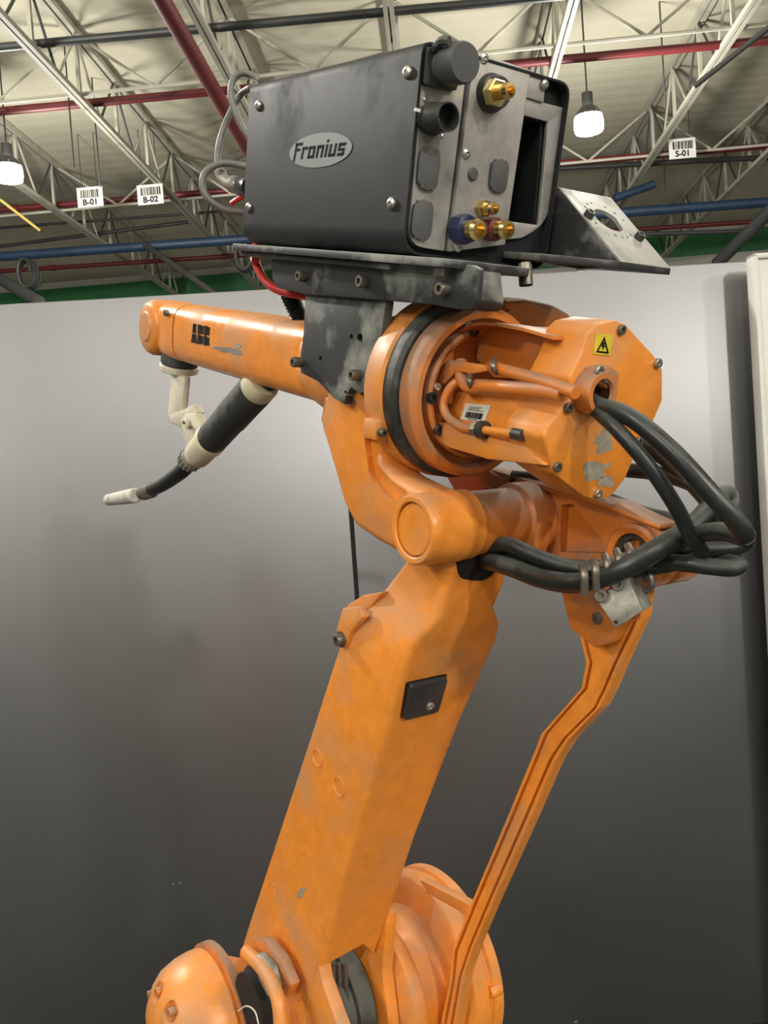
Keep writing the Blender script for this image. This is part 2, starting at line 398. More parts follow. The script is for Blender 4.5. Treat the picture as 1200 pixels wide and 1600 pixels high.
pipe('sprinkler_pipe', across(70, 322, 1200, 228, 14.3), 0.05, REDPIPE, 'middle red pipe crossing at the height of the barcode signs', couplings=(5, 13))
pipe('sprinkler_pipe', across(0, 424, 1200, 345, 17.0), 0.045, REDPIPE, 'lowest thin red pipe just above the green band', couplings=(5, 8.5, 12.0))
pipe('conduit', across(0, 74, 600, 19, 9.2), 0.045, BLACKPIPE, 'black conduit crossing the top of the picture')
pipe('compressed_air_pipe', across(0, 401, 1200, 316, 15.2) , 0.085, BLUEPIPE, 'thick blue pipe crossing above the green band', couplings=(4, 9.6, 13.2))
pipe('conduit', across(890, 262, 1200, 246, 15.0, 2.2), 0.045, BLACKPIPE, 'short black conduit right below the S-01 sign')
pipe('conduit', across(1000, 366, 1165, 361, 16.0, 1.2), 0.04, BLACKPIPE, 'short dark conduit above the grey bracket at right')
pipe('conduit', across(0, 385, 100, 372, 16.0, 3), 0.035, BLACKPIPE, 'thin dark conduit low at left above the blue pipe')
pipe('conduit', across(0, 356, 240, 338, 15.4, 4), 0.025, BLACKPIPE, 'thin dark conduit below the two barcode signs')
pipe('steel_strut', [D(1120, 412, 15.5), D(1215, 318, 14.0)], 0.11, JOISTD, 'dark slanted strut at the right above the booth wall', 'strut')
pipe('steel_strut', [D(226, 382, 15.25), D(340, 462, 14.0)], 0.05, BLACKPIPE, 'dark slanted pipe hanging from the blue pipe', 'strut')
pipe('cable_tray_rod', [D(0, 312, 12.5), D(62, 360, 12.9)], 0.022, YELLOWC, 'yellow cable lying on the joist at far left', 'cable')
pipe('steel_strut', [D(1085, 135, 9.5), D(1205, 40, 9.0)], 0.03, JOISTD, 'dark hanger bar high at the right edge', 'strut')
pipe('steel_strut', [D(960, 310, 14.8), D(1022, 288, 14.8)], 0.07, BLUEPIPE, 'short blue pipe piece left under the S-01 sign', 'pipe')
pipe('steel_strut', [D(0, 436, 15.0), D(62, 472, 14.0)], 0.10, JOISTD, 'dark slanted strut at the left edge above the wall', 'strut')
def coil(px, py, d, r, lab):
    c0 = D(px, py, d); pts = [c0 + BX_ * r * math.cos(a * 0.7) * (0.7 + 0.02 * a) + UP * r * 1.5 * math.sin(a * 0.7) + BY_ * 0.01 * a for a in range(28)]
    tag(mk('coiled_hose', tube(pts, 0.03, 6, 3), BLACKPIPE), lab, 'hose', 'coiled hoses')
coil(37, 425, 15.0, 0.16, 'dark coiled hose hanging from blue pipe at left')
coil(378, 398, 15.2, 0.16, 'dark coiled hose hanging beside the feeder plate')
# droppers and thin hangers
for i, (x1, y1, x2, y2, d, lab) in enumerate([        (1034, 88, 1040, 170, 10.6, 'thin dark rod hanging above the S-01 sign'), (114, 200, 116, 262, 10.6, 'thin dark rod hanging left above the barcode signs'),
        (1042, 255, 1042, 335, 15, 'thin dark rod below the S-01 sign'), (155, 232, 157, 292, 11.5, 'thin dark rod hanging between both barcode signs')]):
    tag(mk('hanger_rod', cyl(D(x2, y2, d), D(x2, y2, d) + UP * (HT + HC + .06 - D(x2, y2, d).z), 0.010, 6), BLACKPIPE), lab, 'rod', 'hanger rods')
# aisle signs
def sign(px, py, d, txt, lab, w=0.40, h=0.30):
    c0 = D(px, py, d); t = thing('aisle_sign', c0 - UP * h / 2, lab, 'sign', 'barcode aisle signs')
    mk('board', box(c0, BX_, BY_, UP, w, 0.02, h), LABEL, t, smooth=0)
    rs = []; x = -w * 0.36; random.seed(sum(map(ord, txt)))
    while x < w * 0.36:
        bw = random.choice((0.008, 0.014, 0.02)); rs.append((x, -h * 0.04, x + bw, h * 0.36)); x += bw + random.choice((0.008, 0.013))
    fr = c0 - BY_ * 0.011
    mk('barcode', rects(rs, fr, BX_, UP, 0.002), PRINT, t, smooth=0)
    mk('lettering', place_flat(text_bm(txt, h * 0.42, 0, 0.004), fr - BY_ * 0.002 - UP * h * 0.27, BX_, UP), PRINT, t, smooth=0)
    for s in (-0.3, 0.3): mk('hanger', cyl(c0 + BX_ * w * s + UP * h / 2, c0 + BX_ * w * s + UP * (HT + HC + .06 - c0.z), 0.006, 6), BLACKPIPE, t)
sign(141, 308, 13.2, 'B-01', 'white barcode sign reading B-01')
sign(235, 304, 13.2, 'B-02', 'white barcode sign reading B-02')
sign(1066, 232, 13.2, 'S-01', 'white barcode sign reading S-01')
# high bay lamps
def lamp(p, watts, lab, body=True):
    t = thing('high_bay_lamp', Vector(p), lab, 'lamp', 'high bay lamps'); p = Vector(p)
    mk('reflector', lathe(p, UP, [(0.17, 0.22), (0.12, 0.30), (0.09, 0.33), (0.085, 0.33), (0.11, 0.30), (0.16, 0.22)], 20, cap=False), JOISTD, t)
    mk('ballast', cyl(p + UP * 0.32, p + UP * 0.5, 0.065, 14), JOISTD, t)
    mk('bulb', lathe(p + UP * 0.01, UP, [(0.10, 0.02), (0.165, 0.04), (0.175, 0.09), (0.17, 0.18), (0.15, 0.24)], 14), GLOW, t)
    mk('hook', cyl(p + UP * 0.45, p + UP * (HT + HC + .05 - p.z), 0.010, 6), BLACKPIPE, t)
    l = point_light('lamp_light', (0, 0, -0.25), watts, 0.2); l.parent = t
    return t
lamp(D(15, 288, 10.9), 300, 'glowing high bay lamp at the left picture edge')
lamp(D(921, 212, 10.3), 420, 'glowing high bay lamp right of the wire feeder')
for (x, y, w, lab) in LAMP_GRID: lamp(B(x, y, 4.35), w, lab)
# booth wall of grey panels
YW, AW = 2.60, math.radians(3.0)
WX = Vector((math.cos(AW), math.sin(AW), 0)); WN = Vector((math.sin(AW), -math.cos(AW), 0))        # along the wall, and out of it towards us
def onwall(px, py, off=0.0):
    r = Vector(ray(px, py)); q = Vector((0, YW, 0)) + WN * off
    m = q.dot(WN) / r.dot(WN); return r * m + Vector((0, 0, HC))
def wco(p): return (Vector(p) - Vector((0, YW, 0))).dot(WX)
ZT = onwall(600, 441).z
def slab(x0, x1, z0, z1, off, th, bev=0.0):
    o = Vector((0, YW, 0)) + WN * off
    P = [o + WX * x0 + UP * z0, o + WX * x1 + UP * z0, o + WX * x1 + UP * z1, o + WX * x0 + UP * z1]
    return prism(P, WN * th, bev)
xs = wco(onwall(554, 880))
wb = mk('wall_back', slab(-3.3, 2.9, 0, ZT - 0.03, -0.08, 0.055), JOISTD, smooth=0); struct(wb)
mk('panel', slab(-3.3, xs - 0.006, 0.02, ZT, -0.024, 0.024, 0.003), WALL, wb, label='grey wall panel left of the seam')
mk('panel', slab(xs + 0.006, 2.9, 0.02, ZT, -0.024, 0.024, 0.003), WALL, wb, label='grey wall panel right of the seam')
p_ = onwall(275, 1383); mk('scratch', join(slab(wco(p_) - .012, wco(p_) - .004, p_.z, p_.z + .006, 0, .0006), slab(wco(p_) + .006, wco(p_) + .016, p_.z + .003, p_.z + .009, 0, .0006)), CABLEG, wb, smooth=0)
p_ = onwall(900, 1597); mk('scratch', slab(wco(p_) - .006, wco(p_) + .006, p_.z - .002, p_.z + .005, 0, .0006), CABLEG, wb, smooth=0)
# side walls of the booth
def sidewall(name, x):
    o = Vector((0, YW, 0)) + WX * x
    q = mk(name, prism([o - WN * 0.02, o + WN * 3.6, o + WN * 3.6 + UP * ZT, o - WN * 0.02 + UP * ZT], WX * (0.05 if x > 0 else -0.05)), WALL, smooth=0); struct(q)
sidewall('wall_booth_left', -3.3); sidewall('wall_booth_right', 2.9)
# pale framed door panel standing off the wall at the right edge
dz = onwall(1180, 396, 0.11).z; dx = wco(onwall(1174, 400, 0.11))
dp = mk('door_1', slab(dx + 0.014, dx + 1.0, 0.03, dz - 0.016, 0.075, 0.035, 0.004), FRAME, smooth=30); struct(dp)
mk('frame_edge', slab(dx, dx + 0.018, 0.02, dz, 0.07, 0.05, 0.008), FRAME, dp); mk('frame_edge', slab(dx, dx + 1.01, dz - 0.018, dz, 0.07, 0.05, 0.008), FRAME, dp)
for z in (0.4, 1.6): mk('standoff', slab(dx + 0.3, dx + 0.36, z, z + 0.06, 0, 0.075), FRAME, dp)
# ================================================================== THE ROBOT
SH = K(452, 1592, 0.545)                                     # shoulder axis
EL = K(645, 828, 0.53)                                       # elbow axis
ROB = thing('industrial_robot', WR(0.615, SH.y + 0.05, -HC), 'orange jointed industrial robot arm with black ABB lettering', 'robot arm')
def kp(pts, k, k1, bev=0.003, seg=2): return prism([KW(x, y, k) for x, y in pts], KD * (k1 - k), bev, seg)
def klathe(s, z, prof, seg=40): return lathe(WR(0, s, z), KD, [(r, k) for r, k in prof], seg)
# --- lower arm: lofted casting
secs = [((646, 845), (706, 868), .578, 800), ((629, 880), (690, 928), .576, 789), ((594, 927), (682, 966), .570, 773), ((553, 970), (643, 1005), .550, 783),
        ((527, 1012), (631, 1033), .545, 776), ((480, 1160), (594, 1160), .545, 720), ((420, 1345), (540, 1345), .545, 650), ((388, 1442), (508, 1475), .545, 607), ((346, 1578), (478, 1600), .545, 560)]
rings = []
for (fx, fy), (bx, by), kl, rx in secs:
    FL, BL = K(fx, fy, kl), K(bx, by, kl); kr = solve_k(BL, rx)
    BR, FR = Vector((kr, BL.y, BL.z)), Vector((kr, FL.y, FL.z))
    rings.append(round_poly([WR(*p) for p in (FL, BL, BR, FR)], [.010, .014, .006, .010], 4))
lower = mk('lower_arm', loft(rings), ORANGE, ROB, smooth=50)
KR = kr
# cable mouth in the back face, plug pocket
def backplane(px, py):                                       # point of the flat back face of the lower arm
    A, Bq = K(631, 1033, .545), K(540, 1345, .545); dv = Bq - A; n = Vector((0, dv.z, -dv.y)).normalized()
    r = to_rob(ray(px, py)); m = A.dot(n) / r.dot(n); return r * m, n, dv.normalized()
def backpts(pts): return [WR(*backplane(x, y)[0]) for x, y in pts]
_, bn, bd = backplane(650, 1100); BN = WR(*bn) - WR(0, 0, 0); BD = WR(*bd) - WR(0, 0, 0)
if BN.dot(Vector((0, 0, HC)) - KW(620, 1050, .6)) < 0: BN = -BN
mouth = round_poly(backpts([(720, 866), (748, 848), (792, 858), (790, 892), (764, 915), (721, 910)]), .014, 4)
plug = round_poly(backpts([(634, 1066), (700, 1052), (684, 1112), (624, 1125)]), .004, 3)
bay = backpts([(500, 1500), (530, 1484), (563, 1466), (590, 1490), (603, 1500), (610, 1720), (500, 1720), (496, 1530)])
cut(lower, prism([p + BN * .03 for p in bay], BN * -.20), prism([p + BN * .02 for p in mouth], BN * -.075), prism([p + BN * .02 for p in plug], BN * -.026))
pl = mk('plug', prism([p - BN * .005 for p in round_poly(backpts([(639, 1068), (697, 1056), (682, 1109), (628, 1122)]), .005, 3)], BN * .010, .003), DARK, ROB, label='black square plug in the lower arm')
pan(pl, WR(*backplane(668, 1099)[0]) + BN * .005, BN, .0055)
for x, y, r in ((496, 1184, .0115), (530, 1229, .0125)):
    q = KW(x, y, .545); mk('embossed_ring', lathe(q, -KD, [(r, -.002), (r, .0012), (r * .93, .0012), (r * .90, -.0002), (0, -.0002)], 24, cap=False), ORANGE, ROB)
for i in range(16):                                          # raised casting marks low on the arm
    q = KW(426 + i * 2.6 + random.uniform(-3, 3), 1385 + i * 4.2 + random.uniform(-4, 4), .545)
    mk('casting_mark', lathe(q, -KD, [(.0016, -.001), (.0013, .0008), (.0003, .0012)], 6), ORANGE, ROB)
mk('mouth_shade_fill', prism([p - BN * .008 for p in mouth], BN * -.045), HOLE, ROB)  # black filler painted as the shade inside the cable mouth, not a real part
# mechanical stop with rubber at the front edge
st = mk('stop_lug', kp([(541, 945), (566, 930), (596, 925), (575, 955), (545, 985)], .56, .60, .003), ORANGE, ROB)
mk('stop_lug', kp([(524, 985), (534, 950), (560, 948), (566, 965), (545, 990), (538, 1015)], .540, .552, .003), ORANGE, ROB)
bolt(ROB, KW(534, 999, .540), -KD, .0072, .009, washer=.010)
# --- forked lower end of the lower arm
mk('left_cheek', kp([(420, 1470), (498, 1480), (497, 1500), (503, 1535), (530, 1610), (560, 1700), (430, 1700), (402, 1640), (390, 1500)], .5465, .566, .003, 3), ORANGE, ROB)
cw = solve_k(K(508, 1476, .545), 604)
A0 = K(508, 1476, .545); 
mk('right_cheek', kp([(604, 1428), (601, 1470), (597, 1520), (607, 1600), (612, 1700), (540, 1700), (560, 1500)], cw, cw + .02, .004), ORANGE, ROB)
mk('inner_gear', klathe(SH.y, SH.z, [(.06, .57), (.085, .575), (.085, .60), (.078, .602), (.078, .612), (.085, .614), (.085, .64), (.07, .65), (.07, cw)]), RUBBER, ROB)
for i in range(4):
    q = K(505 + 9 * i, 1500, .585 + .006 * i)
    mk('cooling_fin', tube([WR(q.x, q.y - .012, q.z), WR(q.x, q.y - .004, q.z - .12)], .0038, 8, smooth=False), BSTEEL, ROB)
# collar ring where the lower arm meets the left gearbox
col_k = .545
cc = K(432, 1552, col_k)
mk('collar', klathe(cc.y, cc.z, [(.060, .57), (.066, .56), (.066, .532), (.062, .527), (.054, .527), (.052, .535), (.052, .56)]), ORANGE_D, ROB)
mk('collar_core', klathe(cc.y, cc.z, [(.05, .56), (.05, .515), (.045, .512), (.045, .50)]), HOLE, ROB)  # black plug filling the inside of the collar
mk('clamp_block', kp([(392, 1470), (412, 1468), (438, 1500), (455, 1540), (445, 1560), (425, 1552), (405, 1510)], .518, .534, .004), ORANGE_D, ROB)
mk('clamp_block', kp([(398, 1490), (418, 1512), (428, 1550), (418, 1560), (402, 1530)], .500, .516, .004), ALU, ROB)
# left shoulder gearbox dome with screw pockets
gc = K(304, 1602, .46); GR = .088
dome = mk('gearbox_cover', klathe(gc.y, gc.z, [(.0, .395), (.026, .396), (.054, .403), (.076, .416), (.091, .434), (.099, .456), (.102, .476), (.102, .490), (.094, .500), (.0, .502)], 48), ORANGE, ROB)
pk = []
for ang in (100, 58, 20, -22, 140, 180, 222):
    a = math.radians(ang); rr = .068
    ctr = WR(.405, gc.y - rr * math.cos(a), gc.z + rr * math.sin(a))
    pk.append((ctr, lathe(ctr - KD * .03, KD, [(.0145, 0), (.0145, .045)], 20)))
cut(dome, *[b for _, b in pk])
for ctr, _ in pk: bolt(ROB, ctr + KD * .016, -KD, .0062, .012, ORANGE_D)
mk('gearbox_flange', klathe(gc.y, gc.z, [(.090, .494), (.107, .497), (.107, .510), (.085, .518)], 48), ORANGE_D, ROB)
mk('gearbox_neck', klathe(gc.y, gc.z, [(.078, .510), (.074, .535), (.06, .56)], 40), ORANGE, ROB)
mk('gearbox_rib', tube([KW(385, 1487, .505), KW(412, 1515, .50), KW(434, 1560, .495), KW(440, 1620, .49)], .010, 10), ORANGE, ROB)
mk('sensor_wire', tube([KW(372, 1580, .49), KW(385, 1572, .485), KW(398, 1580, .485), KW(404, 1600, .485)], .0011, 6), FRAME, ROB)
# right shoulder disc
rc = Vector((0, SH.y, SH.z))
mk('shoulder_disc', klathe(SH.y - .02, SH.z + .0, [(.05, cw + .02), (.100, cw + .022), (.114, cw + .030), (.114, .690), (.108, .698), (.100, .702), (.100, .752), (.134, .753), (.143, .760), (.143, .785), (.138, .790), (.138, .794), (.143, .797), (.143, .812), (.06, .818)], 64), ORANGE, ROB)
for ang in (62, 40, 5):
    a = math.radians(ang); q = WR(.797, SH.y - .02 - .142 * math.cos(a), SH.z + .142 * math.sin(a))
    mk('disc_lug', lathe(q - KD * .01, KD, [(.007, 0), (.008, .004), (.008, .016), (.007, .02)], 12), ORANGE, ROB)
mk('disc_rib', kp([(652, 1372), (735, 1414), (728, 1440), (722, 1428), (668, 1398)], .742, .758, .004), ORANGE, ROB)
# base column and plinth (below the picture)
bc = WR(.63, SH.y + .02, 0); bc.z = 0
mk('base_column', lathe(bc, UP, [(.20, 0), (.20, .05), (.15, .08), (.14, .45), (.17, .5), (.17, SH.z + HC - .16)], 40), ORANGE, ROB)
mk('shoulder_frame', prism([WR(.50, SH.y - .12, SH.z - .20), WR(.78, SH.y - .12, SH.z - .20), WR(.78, SH.y + .14, SH.z - .20), WR(.50, SH.y + .14, SH.z - .20)], (0, 0, .12), .02, 3), ORANGE, ROB)
mk('shoulder_post', kp([(560, 1640), (700, 1640), (700, 1900), (560, 1900)], .756, .80, .01), ORANGE, ROB)
mk('shoulder_post', prism([WR(.49, gc.y - .07, gc.z), WR(.49, gc.y + .07, gc.z), WR(.49, SH.y + .10, SH.z - .18), WR(.49, SH.y - .10, SH.z - .18)], KD * .02, .004), ORANGE, ROB)
# --- elbow hub
mk('elbow_hub', klathe(EL.y, EL.z, [(.0285, .536), (.0285, .530), (.0300, .5285), (.0345, .5285), (.0370, .532), (.0375, .545), (.0375, .574), (.0385, .576), (.0385, .584), (.0375, .586), (.0375, .598), (.033, .602)], 48), ORANGE, ROB)
mk('hub_disc', klathe(EL.y, EL.z, [(.0, .5305), (.026, .5305), (.0272, .532), (.0272, .54), (.02, .54)], 48), ORANGE, ROB)
mk('elbow_sleeve', klathe(EL.y, EL.z, [(.035, .595), (.035, .690)], 40), ORANGE_D, ROB)
mk('elbow_boss', klathe(EL.y, EL.z, [(.028, .664), (.034, .664), (.0395, .668), (.0405, .674), (.0405, .700)], 44), ORANGE_D, ROB)
mk('elbow_lug', kp([(776, 820), (800, 800), (842, 815), (840, 850), (826, 884), (806, 872), (782, 846)], .668, .690, .005, 3), ORANGE_D, ROB)
bolt(ROB, KW(802, 822, .668), -KD, .005, .006, ORANGE_D)
# --- left fork of the upper arm housing
fork = mk('housing_fork', kp([(497, 662), (515, 720), (534, 788), (551, 822), (585, 846), (625, 868), (655, 872), (686, 848), (690, 790), (664, 768), (640, 757), (612, 742), (590, 716), (592, 684), (610, 655), (612, 560), (525, 560), (508, 612)], .546, .592, .012, 3), ORANGE, ROB)
cut(fork, prism(round_poly([KW(x, y, .54) for x, y in ((562, 684), (585, 690), (578, 722), (604, 752), (630, 770), (606, 786), (590, 772), (570, 742))], .004, 3), KD * .014))
mk('housing_ledge', kp([(506, 618), (600, 612), (602, 640), (590, 668), (545, 668), (498, 662)], .56, .67, .006, 3), ORANGE_D, ROB)
# right fork under the drum
mk('housing_fork', kp([(690, 735), (762, 734), (800, 755), (815, 800), (790, 830), (735, 812), (712, 775)], .69, .72, .005), ORANGE_D, ROB)
bolt(ROB, KW(769, 765, .69), -KD, .006, .008, ORANGE_D)
# --- upper arm: house, tube, wrist
def alathe(prof, mat, name, seg=56, parent=None): return mk(name, lathe(ARM.P(0, 0, .615), fa, [(r, t) for r, t in prof], seg), mat, parent or ROB)
alathe([(.02, .25), (.056, .24), (.062, .21), (.066, .12), (.080, .05), (.088, .02)], ORANGE, 'arm_housing')
alathe([(.08, .032), (.094, .026), (.0985, .018), (.0985, -.008), (.094, -.012)], ORANGE, 'drum_flange')
mk('flange_lug', box(ARM.P(.003, -.045, .615 - .090), fa, fb, fk, .024, .022, .02, .004), ORANGE, ROB)
bolt(ROB, ARM.P(-.010, -.046, .522), -fa, .0048, .008)
alathe([(.07, -.006), (.0945, -.008), (.096, -.012), (.096, -.026), (.092, -.030), (.08, -.031)], RUBBER, 'seal_band')
alathe([(.07, -.026), (.088, -.029), (.090, -.034), (.090, -.050), (.085, -.056), (.079, -.056), (.076, -.052), (.076, -.042), (.069, -.040), (.069, -.052), (.066, -.055), (.061, -.052), (.059, -.038), (.0, -.036)], ORANGE_D, 'drum_ring')
# lump on the far side of the drum
mk('side_motor_cover', prism([ARM.P(.07, u, k) for u, k in [ARM.onT(x, y, .07) for x, y in ((735, 465), (768, 462), (812, 472), (838, 486), (846, 512), (800, 560), (740, 540))]], fa * -.06, .006, 3), ORANGE_D, ROB)
bolt(ROB, ARM.P(.01, *ARM.onT(786, 484, .01)), -fa, .0045, .007, ORANGE_D)
def arm_sec(t, h, w, r, du=0): return round_poly([ARM.P(t, u * h + du, .615 + k * w) for u, k in ((1, -1), (-1, -1), (-1, 1), (1, 1))], r, 5)
tubeb = loft([arm_sec(t, h, h, r) for t, h, r in ((.20, .0505, .034), (.45, .0500, .034), (.672, .0485, .034))])
mk('arm_tube', tubeb, ORANGE, ROB, smooth=40)
mk('tube_joint', loft([arm_sec(t, .0475, .0475, .034) for t in (.670, .678)]), DARK, ROB)
mk('wrist_housing', loft([arm_sec(t, h, w, r, du) for t, h, w, r, du in ((.677, .0485, .0485, .034, 0), (.70, .0485, .0485, .030, 0), (.74, .046, .047, .026, .001), (.79, .044, .040, .03, .001))]), ORANGE, ROB, smooth=40)
wc = ARM.P(.792, .0, 0.0)
mk('wrist_joint', lathe(ARM.P(.792, .001, 0), fk, [(r, k) for r, k in ((.0, .566), (.038, .564), (.044, .568), (.049, .577), (.050, .60), (.050, .635), (.045, .655), (.0, .658))], 40), ORANGE, ROB)
mk('wrist_cover', lathe(ARM.P(.795, .002, 0), fk, [(.0, .5615), (.024, .562), (.027, .5645), (.027, .572)], 32), ORANGE, ROB)
bolt(ROB, ARM.P(.695, .032, .566), -fk, .0055, .007)
# ABB lettering wrapped on the tube
def abb():
    rs = []; gap = .0016
    def add(x0, y0, x1, y1): rs.append((x0, y0, x1, y1))
    def letterB(x): 
        for (y0, y1) in ((-.015, -.0004), (.0006, .015)):
            add(x, y0, x + .0085, y1); add(x + .0095, y0 + .001, x + .0165, y1 - .001)
    out = []
    # A : two slanted halves with a split, drawn as polygons
    polys = [[(-.029, -.015), (-.022, -.015), (-.0205, -.009), (-.0205, -.001), (-.0255, -.001)], [(-.0255, .0006), (-.0205, .0006), (-.0205, .015), (-.0235, .015)],
             [(-.0195, -.009), (-.018, -.015), (-.011, -.015), (-.0145, -.001), (-.0195, -.001)], [(-.0195, .0006), (-.0145, .0006), (-.0165, .015), (-.0195, .015)]]
    letterB(-.009); letterB(.0105)
    for x0, y0, x1, y1 in rs: polys.append([(x0, y0), (x1, y0), (x1, y1), (x0, y1)])
    return polys
letters = []
t0, u0 = ARM.onK(313, 525, .565)
for poly in abb():
    P = [ARM.P(t0 - x * 1.25, u0 + y * 1.0 + .002, .5648) for x, y in poly]; letters.append(prism(P, KD * .004))
tb = mk('lettering', join(*letters), PRINT, ROB, smooth=0, label='black ABB lettering')
# --- rear motor cover
RT = -.205
def onR(px, py, t=RT): return ARM.P(t, *ARM.onT(px, py, t))
cov = [(918, 520), (932, 506), (962, 500), (978, 506), (1022, 554), (1036, 576), (1036, 626), (1023, 656), (1004, 686), (990, 720), (977, 750), (955, 777), (930, 783), (912, 776), (864, 740), (850, 684), (856, 668), (880, 634), (893, 624), (890, 590), (906, 560), (912, 545)]
cover = mk('motor_cover', prism([onR(x, y) for x, y in cov], fa * .052, .0028, 2), ORANGE, ROB)
for x, y, m in ((969, 515, BSTEEL), (1026, 567, STEEL), (869, 729, BSTEEL), (932, 771, STEEL), (996, 689, BSTEEL), (886, 637, BSTEEL)):
    bolt(ROB, onR(x, y), -fa, .0046, .004, m)
def onkp(pts, k, k1, mat, name, bev=.003):
    return mk(name, prism([ARM.P(t, u, k) for t, u in [ARM.onK(x, y, k) for x, y in pts]], KD * (k1 - k), bev), mat, ROB)
onkp([(712, 612), (838, 622), (826, 702), (690, 664)], .580, .67, ORANGE, 'motor_box')
onkp([(670, 662), (690, 660), (822, 698), (850, 728), (760, 718), (700, 700), (676, 684)], .566, .66, ORANGE, 'motor_tray')
onkp([(745, 512), (780, 506), (885, 528), (885, 600), (770, 590), (742, 560)], .612, .70, ORANGE_D, 'motor_box')
def ribbon(path, wv, th, mat, name):
    P = catmull(path, 6); rg = []
    for i, p in enumerate(P):
        t = (P[min(i + 1, len(P) - 1)] - P[max(i - 1, 0)]).normalized(); n = t.cross(wv).normalized() * th / 2; h = wv / 2
        rg.append([p - h - n, p + h - n, p + h + n, p - h + n])
    return mk(name, loft(rg), mat, ROB)
def onk(px, py, k): return ARM.P(*ARM.onK(px, py, k), k)
ribbon([onk(720, 562, .60), onk(722, 543, .60), onk(737, 520, .60), onk(770, 507, .60), onk(828, 514, .60), onk(884, 529, .60)], KD * .035, .003, ORANGE_D, 'box_lip')
# rear cable gland clamp
gcn = onR(919, 611, RT - .001)
mk('gland_clamp', lathe(gcn, -fa, [(.012, -.004), (.0185, -.004), (.0205, 0), (.0205, .014), (.0185, .018), (.0135, .018), (.012, .015)], 32, cap=False), ORANGE_D, ROB)
mk('gland_hole', lathe(gcn, -fa, [(.0125, .0005), (.0125, .004), (.0, .004)], 24, cap=False), HOLE, ROB)
mk('gland_lug', prism([onR(x, y, RT) for x, y in ((908, 592), (912, 572), (935, 568), (952, 580), (948, 600), (932, 606))], fa * -.014, .003), ORANGE_D, ROB)
for x, y in ((934, 580), (945, 589)): bolt(ROB, onR(x, y, RT - .014), -fa, .0052, .004, STEEL)
# warning sticker
stq = [onR(x, y, RT - .0003) for x, y in ((930, 521), (958, 524), (953, 556), (927, 553))]
sk = mk('warning_sticker', prism(stq, fa * -.0004), YELLOW, ROB, smooth=0, label='yellow electric hazard sticker')
def quad(q, u, v, off): return q[3] * (1 - u) * (1 - v) + q[2] * u * (1 - v) + q[1] * u * v + q[0] * (1 - u) * v + off
o_ = fa * -.0006
tri = [(.12, .1), (.88, .1), (.5, .9)]; tin = [(.24, .18), (.76, .18), (.5, .72)]
tb_ = []
for i in range(3):
    j = (i + 1) % 3; tb_.append(prism([quad(stq, *tri[i], o_), quad(stq, *tri[j], o_), quad(stq, *tin[j], o_), quad(stq, *tin[i], o_)], fa * -.0003))
tb_.append(prism([quad(stq, *p, o_) for p in ((.44, .62), (.58, .62), (.53, .46), (.62, .46), (.45, .22), (.49, .38), (.40, .38))], fa * -.0003))
mk('hazard_symbol', join(*tb_), PRINT, sk, smooth=0)
# barcode label
lq = [onk(x, y, .5798) for x, y in ((728, 630), (767, 633), (757, 661), (720, 655))]
lb = mk('barcode_label', prism(lq, KD * -.0004), LABEL, ROB, smooth=0, label='white barcode label')
rs = []; x = .16; random.seed(3)
while x < .82:
    w_ = random.choice((.015, .025, .04)); rs.append((x, .16, x + w_, .5)); x += w_ + random.choice((.014, .022))
for i, yy in enumerate((.60, .69, .78)): rs.append((.2, yy, .2 + (.6, .45, .5)[i], yy + .03))
rs.append((.3, .07, .7, .11)); o_ = KD * -.0005
mk('label_print', join(*[prism([quad(lq, a, b, o_), quad(lq, c_, b, o_), quad(lq, c_, d_, o_), quad(lq, a, d_, o_)], KD * -.0003) for a, b, c_, d_ in rs]), PRINT, lb, smooth=0)
# harness on the side of the drum
def hose(pts, r, mat, name, par=None, seg=10): return mk(name, tube([onk(x, y, k) for x, y, k in pts], r, seg), mat, par or ROB)
hose([(726, 592, .575), (706, 603, .566), (693, 630, .562), (700, 652, .562), (722, 667, .562), (742, 670, .562)], .0046, ORANGE_D, 'hose')
mk('hose_fitting', cyl(onk(741, 670, .562), onk(750, 671, .562), .0075, 6), STEEL, ROB); mk('hose_nut', cyl(onk(750, 671, .562), onk(758, 672, .562), .0088, 12), DARK, ROB)
hose([(757, 672, .562), (780, 675, .562), (804, 678, .562)], .0042, ORANGE, 'conduit'); hose([(802, 677, .562), (818, 680, .562)], .0055, DARK, 'conduit_end')
hose([(772, 574, .572), (800, 582, .570), (850, 596, .568), (900, 614, .566)], .0058, ORANGE_D, 'hose')
hose([(745, 603, .572), (790, 606, .570), (840, 609, .568), (880, 616, .568)], .0072, ORANGE_D, 'hose')
hose([(720, 566, .578), (722, 590, .572), (732, 604, .570), (748, 604, .570)], .0070, ORANGE_D, 'hose')
onkp([(688, 572), (700, 562), (756, 570), (760, 580), (738, 584), (712, 580), (694, 600), (684, 598)], .566, .572, ORANGE_D, 'harness_bracket', .0015)
for (x0, y0, x1, y1) in ((735, 588, 738, 604), (772, 565, 776, 580)):
    mk('hose_clip', tube([onk(x0, y0 - 3, .568), onk(x0 - 2, (y0 + y1) / 2, .560), onk(x1, y1 + 3, .568)], .003, 8), BSTEEL, ROB)
for x, y, r, m in ((673, 621, .0062, HOLE), (680, 604, .0042, STEEL), (683, 671, .0060, DARK), (729, 509, .0052, BSTEEL), (738, 518, .0055, DARK)):
    bolt(ROB, onR(x, y, -.052), -fa, r, .005, m)
